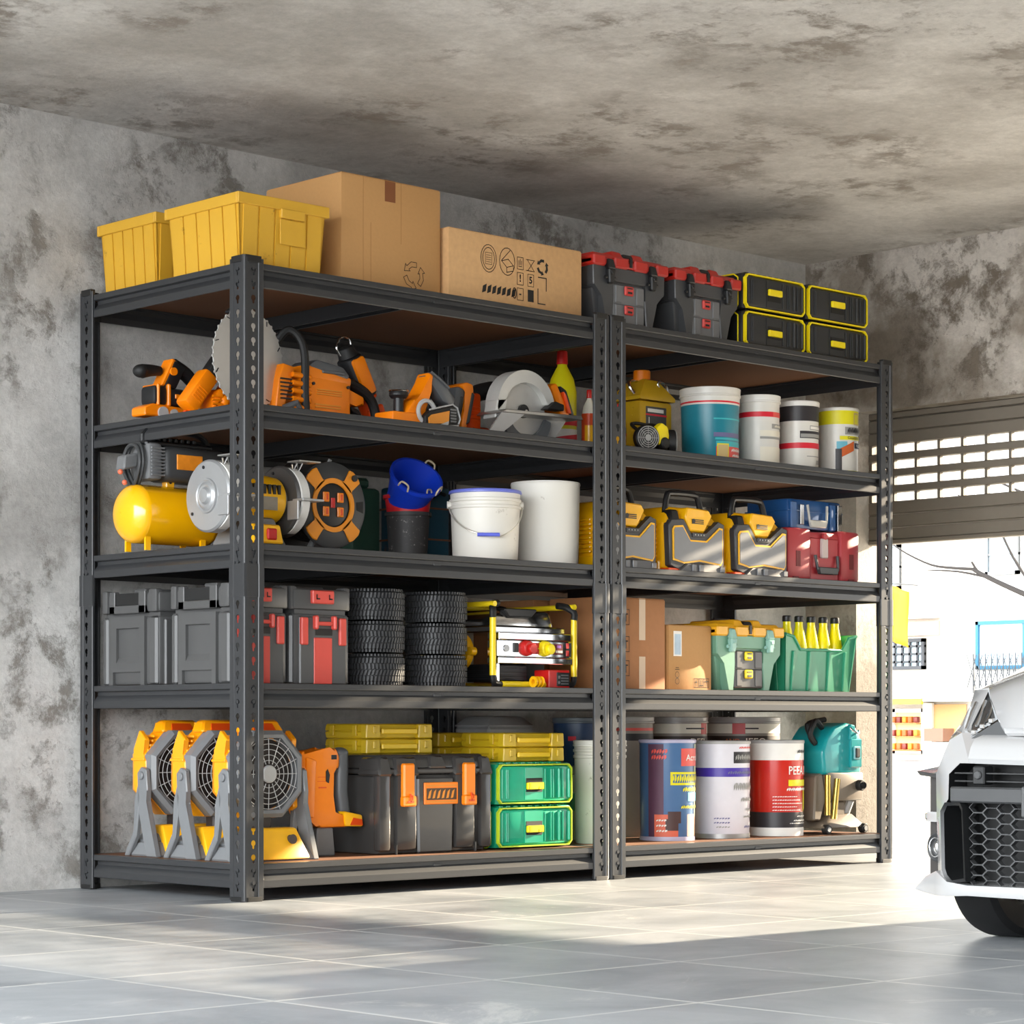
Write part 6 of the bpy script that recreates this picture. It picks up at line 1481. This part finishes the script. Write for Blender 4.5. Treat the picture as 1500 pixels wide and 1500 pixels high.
G().box(XO - .53, XO - .49, 15.35, 16.4, .80, .88).out('yellow_sign_strip', mat('sign_yellow_strip', '#f2cf2a', .5), t2)
sw = frame_window(t2, 15.66, 16.22, .10, .74, mat('white_shop_frame', '#e8e6e2', .5), mat('shop_interior_glow', '#e8b878', .5, emit=.55), (0, 0), 'shop_window')
G().box(XO - .09, XO - .03, 15.50, 15.66, .0, .82).out('shop_post', WB, t2)
g = G().box(XO - .04, XO - .02, 14.95, 15.50, .0, .80); g.out('doorway', mat('tan_doorway', '#b98e5c', .7), t2)
G().box(XO - .30, XO - .05, 15.15, 15.48, .28, .46).out('shelf_display', mat('brown_display', '#7d5a48', .6), t2); G().box(XO - .30, XO - .05, 15.15, 15.48, 0, .27).out('counter', WB, t2)
random.seed(4)
for r_ in range(3):
    for k in range(5):
        yy = 15.74 + .10 * k; m_ = [mat('bread_brown', '#a85a28', .7), mat('fruit_orange', '#e07a1c', .6), mat('jar_dark_red', '#6d2418', .5)][(k + r_) % 3]
        o = G().box(XO - .16, XO - .08, yy - .035, yy + .035, .16 + .19 * r_, .25 + .19 * r_, .015, 2).out('shop_goods', m_, t2)
G().box(XO - .18, XO - .07, 15.70, 16.20, .140, .155).box(XO - .18, XO - .07, 15.70, 16.20, .33, .345).box(XO - .18, XO - .07, 15.70, 16.20, .52, .535).out('goods_shelf', ORL, t2)
t = thing('flag', 'yellow and orange banner hanging outside the stone shop house', 'banner', (XO - .6, 15.66, 1.5))
g = G(); N = 8; FLm = mat('banner_yellow', '#d39a18', .7, var=.25, scale=3)
v = []
for k in range(N + 1):
    u = k / N
    for j in range(7):
        q = j / 6; v.append((.03 * math.sin(q * 7 + u * 2), .14 - .28 * q + .05 * u * math.sin(3 * u), .31 + .78 * (1 - u) - .12 - .10 * q))
g.add([(x, y, z) for x, y, z in v], [(k * 7 + j, k * 7 + j + 1, (k + 1) * 7 + j + 1, (k + 1) * 7 + j) for k in range(N) for j in range(6)])
o = g.out('cloth', FLm, t, 60); md = o.modifiers.new('thickness', 'SOLIDIFY'); md.thickness = .01
G().cyl((0, .16, .2), (0, .16, 1.05), .012, n=8).cyl((0, .16, 1.0), (.6, .16, 1.0), .010, n=8).out('pole', GREY, t)
t = thing('tree', 'bare leafless tree whose thin branch crosses in front of the street houses', 'tree', (8., 2.3, 0))
BK = mat('dark_bark', '#2c2826', .9, bump=.5)
g = G().tube([(0, 0, 0), (.02, .03, .5), (-.02, .02, 1.0), (.03, 0, 1.8), (0, .1, 2.8)], [.06, .03], 8, smooth=4)
g.tube([(0, .02, 1.05), (0, .30, 1.16), (0, .62, 1.28), (0, .88, 1.39), (0, .99, 1.445)], [.022, .012], 7, smooth=3)
g.tube([(0, .99, 1.445), (0, 1.15, 1.46), (0, 1.3, 1.485), (0, 1.48, 1.56), (0, 1.60, 1.63)], [.010, .004], 6, smooth=3).tube([(0, .90, 1.40), (0, .95, 1.425), (0, .99, 1.475), (0, 1.0, 1.49)], [.010, .006], 6, smooth=2).tube([(0, .88, 1.39), (0, 1.10, 1.435), (0, 1.33, 1.455)], [.009, .003], 6, smooth=3)
g.tube([(0, .02, 1.5), (.1, .4, 1.75), (0, .9, 2.0)], [.02, .005], 6, smooth=3).tube([(0, .0, 1.4), (.1, -.4, 1.7), (0, -.8, 1.9)], [.02, .006], 6, smooth=3).tube([(0, .5, 1.24), (0, .7, 1.5), (0, .85, 1.75), (0, 1.1, 1.9)], [.010, .004], 6, smooth=3)
tag(t, t['label'], 'tree'); g.out('trunk_and_branches', BK, t)

# ------------------------------------------------------------ camera and light
cam = bpy.data.objects.new('Camera', bpy.data.cameras.new('Camera')); COL.objects.link(cam)
cam.location = (-4.211, -5.538, .499); cam.rotation_euler = (PI / 2, 0, -math.atan2(.6881, .7256))
cd = cam.data; cd.sensor_width = 36; cd.lens = 3590 / 1500 * 36; cd.shift_y = (1063 - 750) / 1500; cd.clip_end = 200
bpy.context.scene.camera = cam
sun = bpy.data.objects.new('Sun', bpy.data.lights.new('Sun', 'SUN')); COL.objects.link(sun)
sun.data.energy = SUN_E; sun.data.angle = math.radians(.8); sun.data.color = (1., .84, .62)
d = Vector((-1, .159, -.325)).normalized(); sun.rotation_euler = d.to_track_quat('-Z', 'Y').to_euler()
w = bpy.data.worlds.new('World'); bpy.context.scene.world = w; w.use_nodes = True
nt = w.node_tree; bg = nt.nodes['Background']
tc = nt.nodes.new('ShaderNodeTexCoord'); sp = nt.nodes.new('ShaderNodeSeparateXYZ'); nt.links.new(tc.outputs['Generated'], sp.inputs[0])
rp = nt.nodes.new('ShaderNodeValToRGB'); rp.color_ramp.elements[0].position = .42; rp.color_ramp.elements[0].color = (.40, .39, .38, 1); rp.color_ramp.elements[1].position = .50; rp.color_ramp.elements[1].color = (.93, .97, 1.0, 1)
mr = nt.nodes.new('ShaderNodeMapRange'); mr.inputs['From Min'].default_value = -1; nt.links.new(sp.outputs['Z'], mr.inputs['Value']); nt.links.new(mr.outputs['Result'], rp.inputs['Fac'])
nt.links.new(rp.outputs['Color'], bg.inputs['Color']); m2 = nt.nodes.new('ShaderNodeMapRange'); m2.inputs['From Min'].default_value = -1; m2.inputs['From Max'].default_value = -.1; m2.inputs['To Min'].default_value = SKY_E * 3.2; m2.inputs['To Max'].default_value = SKY_E * .55
nt.links.new(sp.outputs['X'], m2.inputs['Value']); nt.links.new(m2.outputs['Result'], bg.inputs['Strength'])
vs = bpy.context.scene.view_settings; vs.view_transform = 'Standard'; vs.look = 'None'; vs.gamma = 1; vs.exposure = EXPO; vs.use_curve_mapping = False
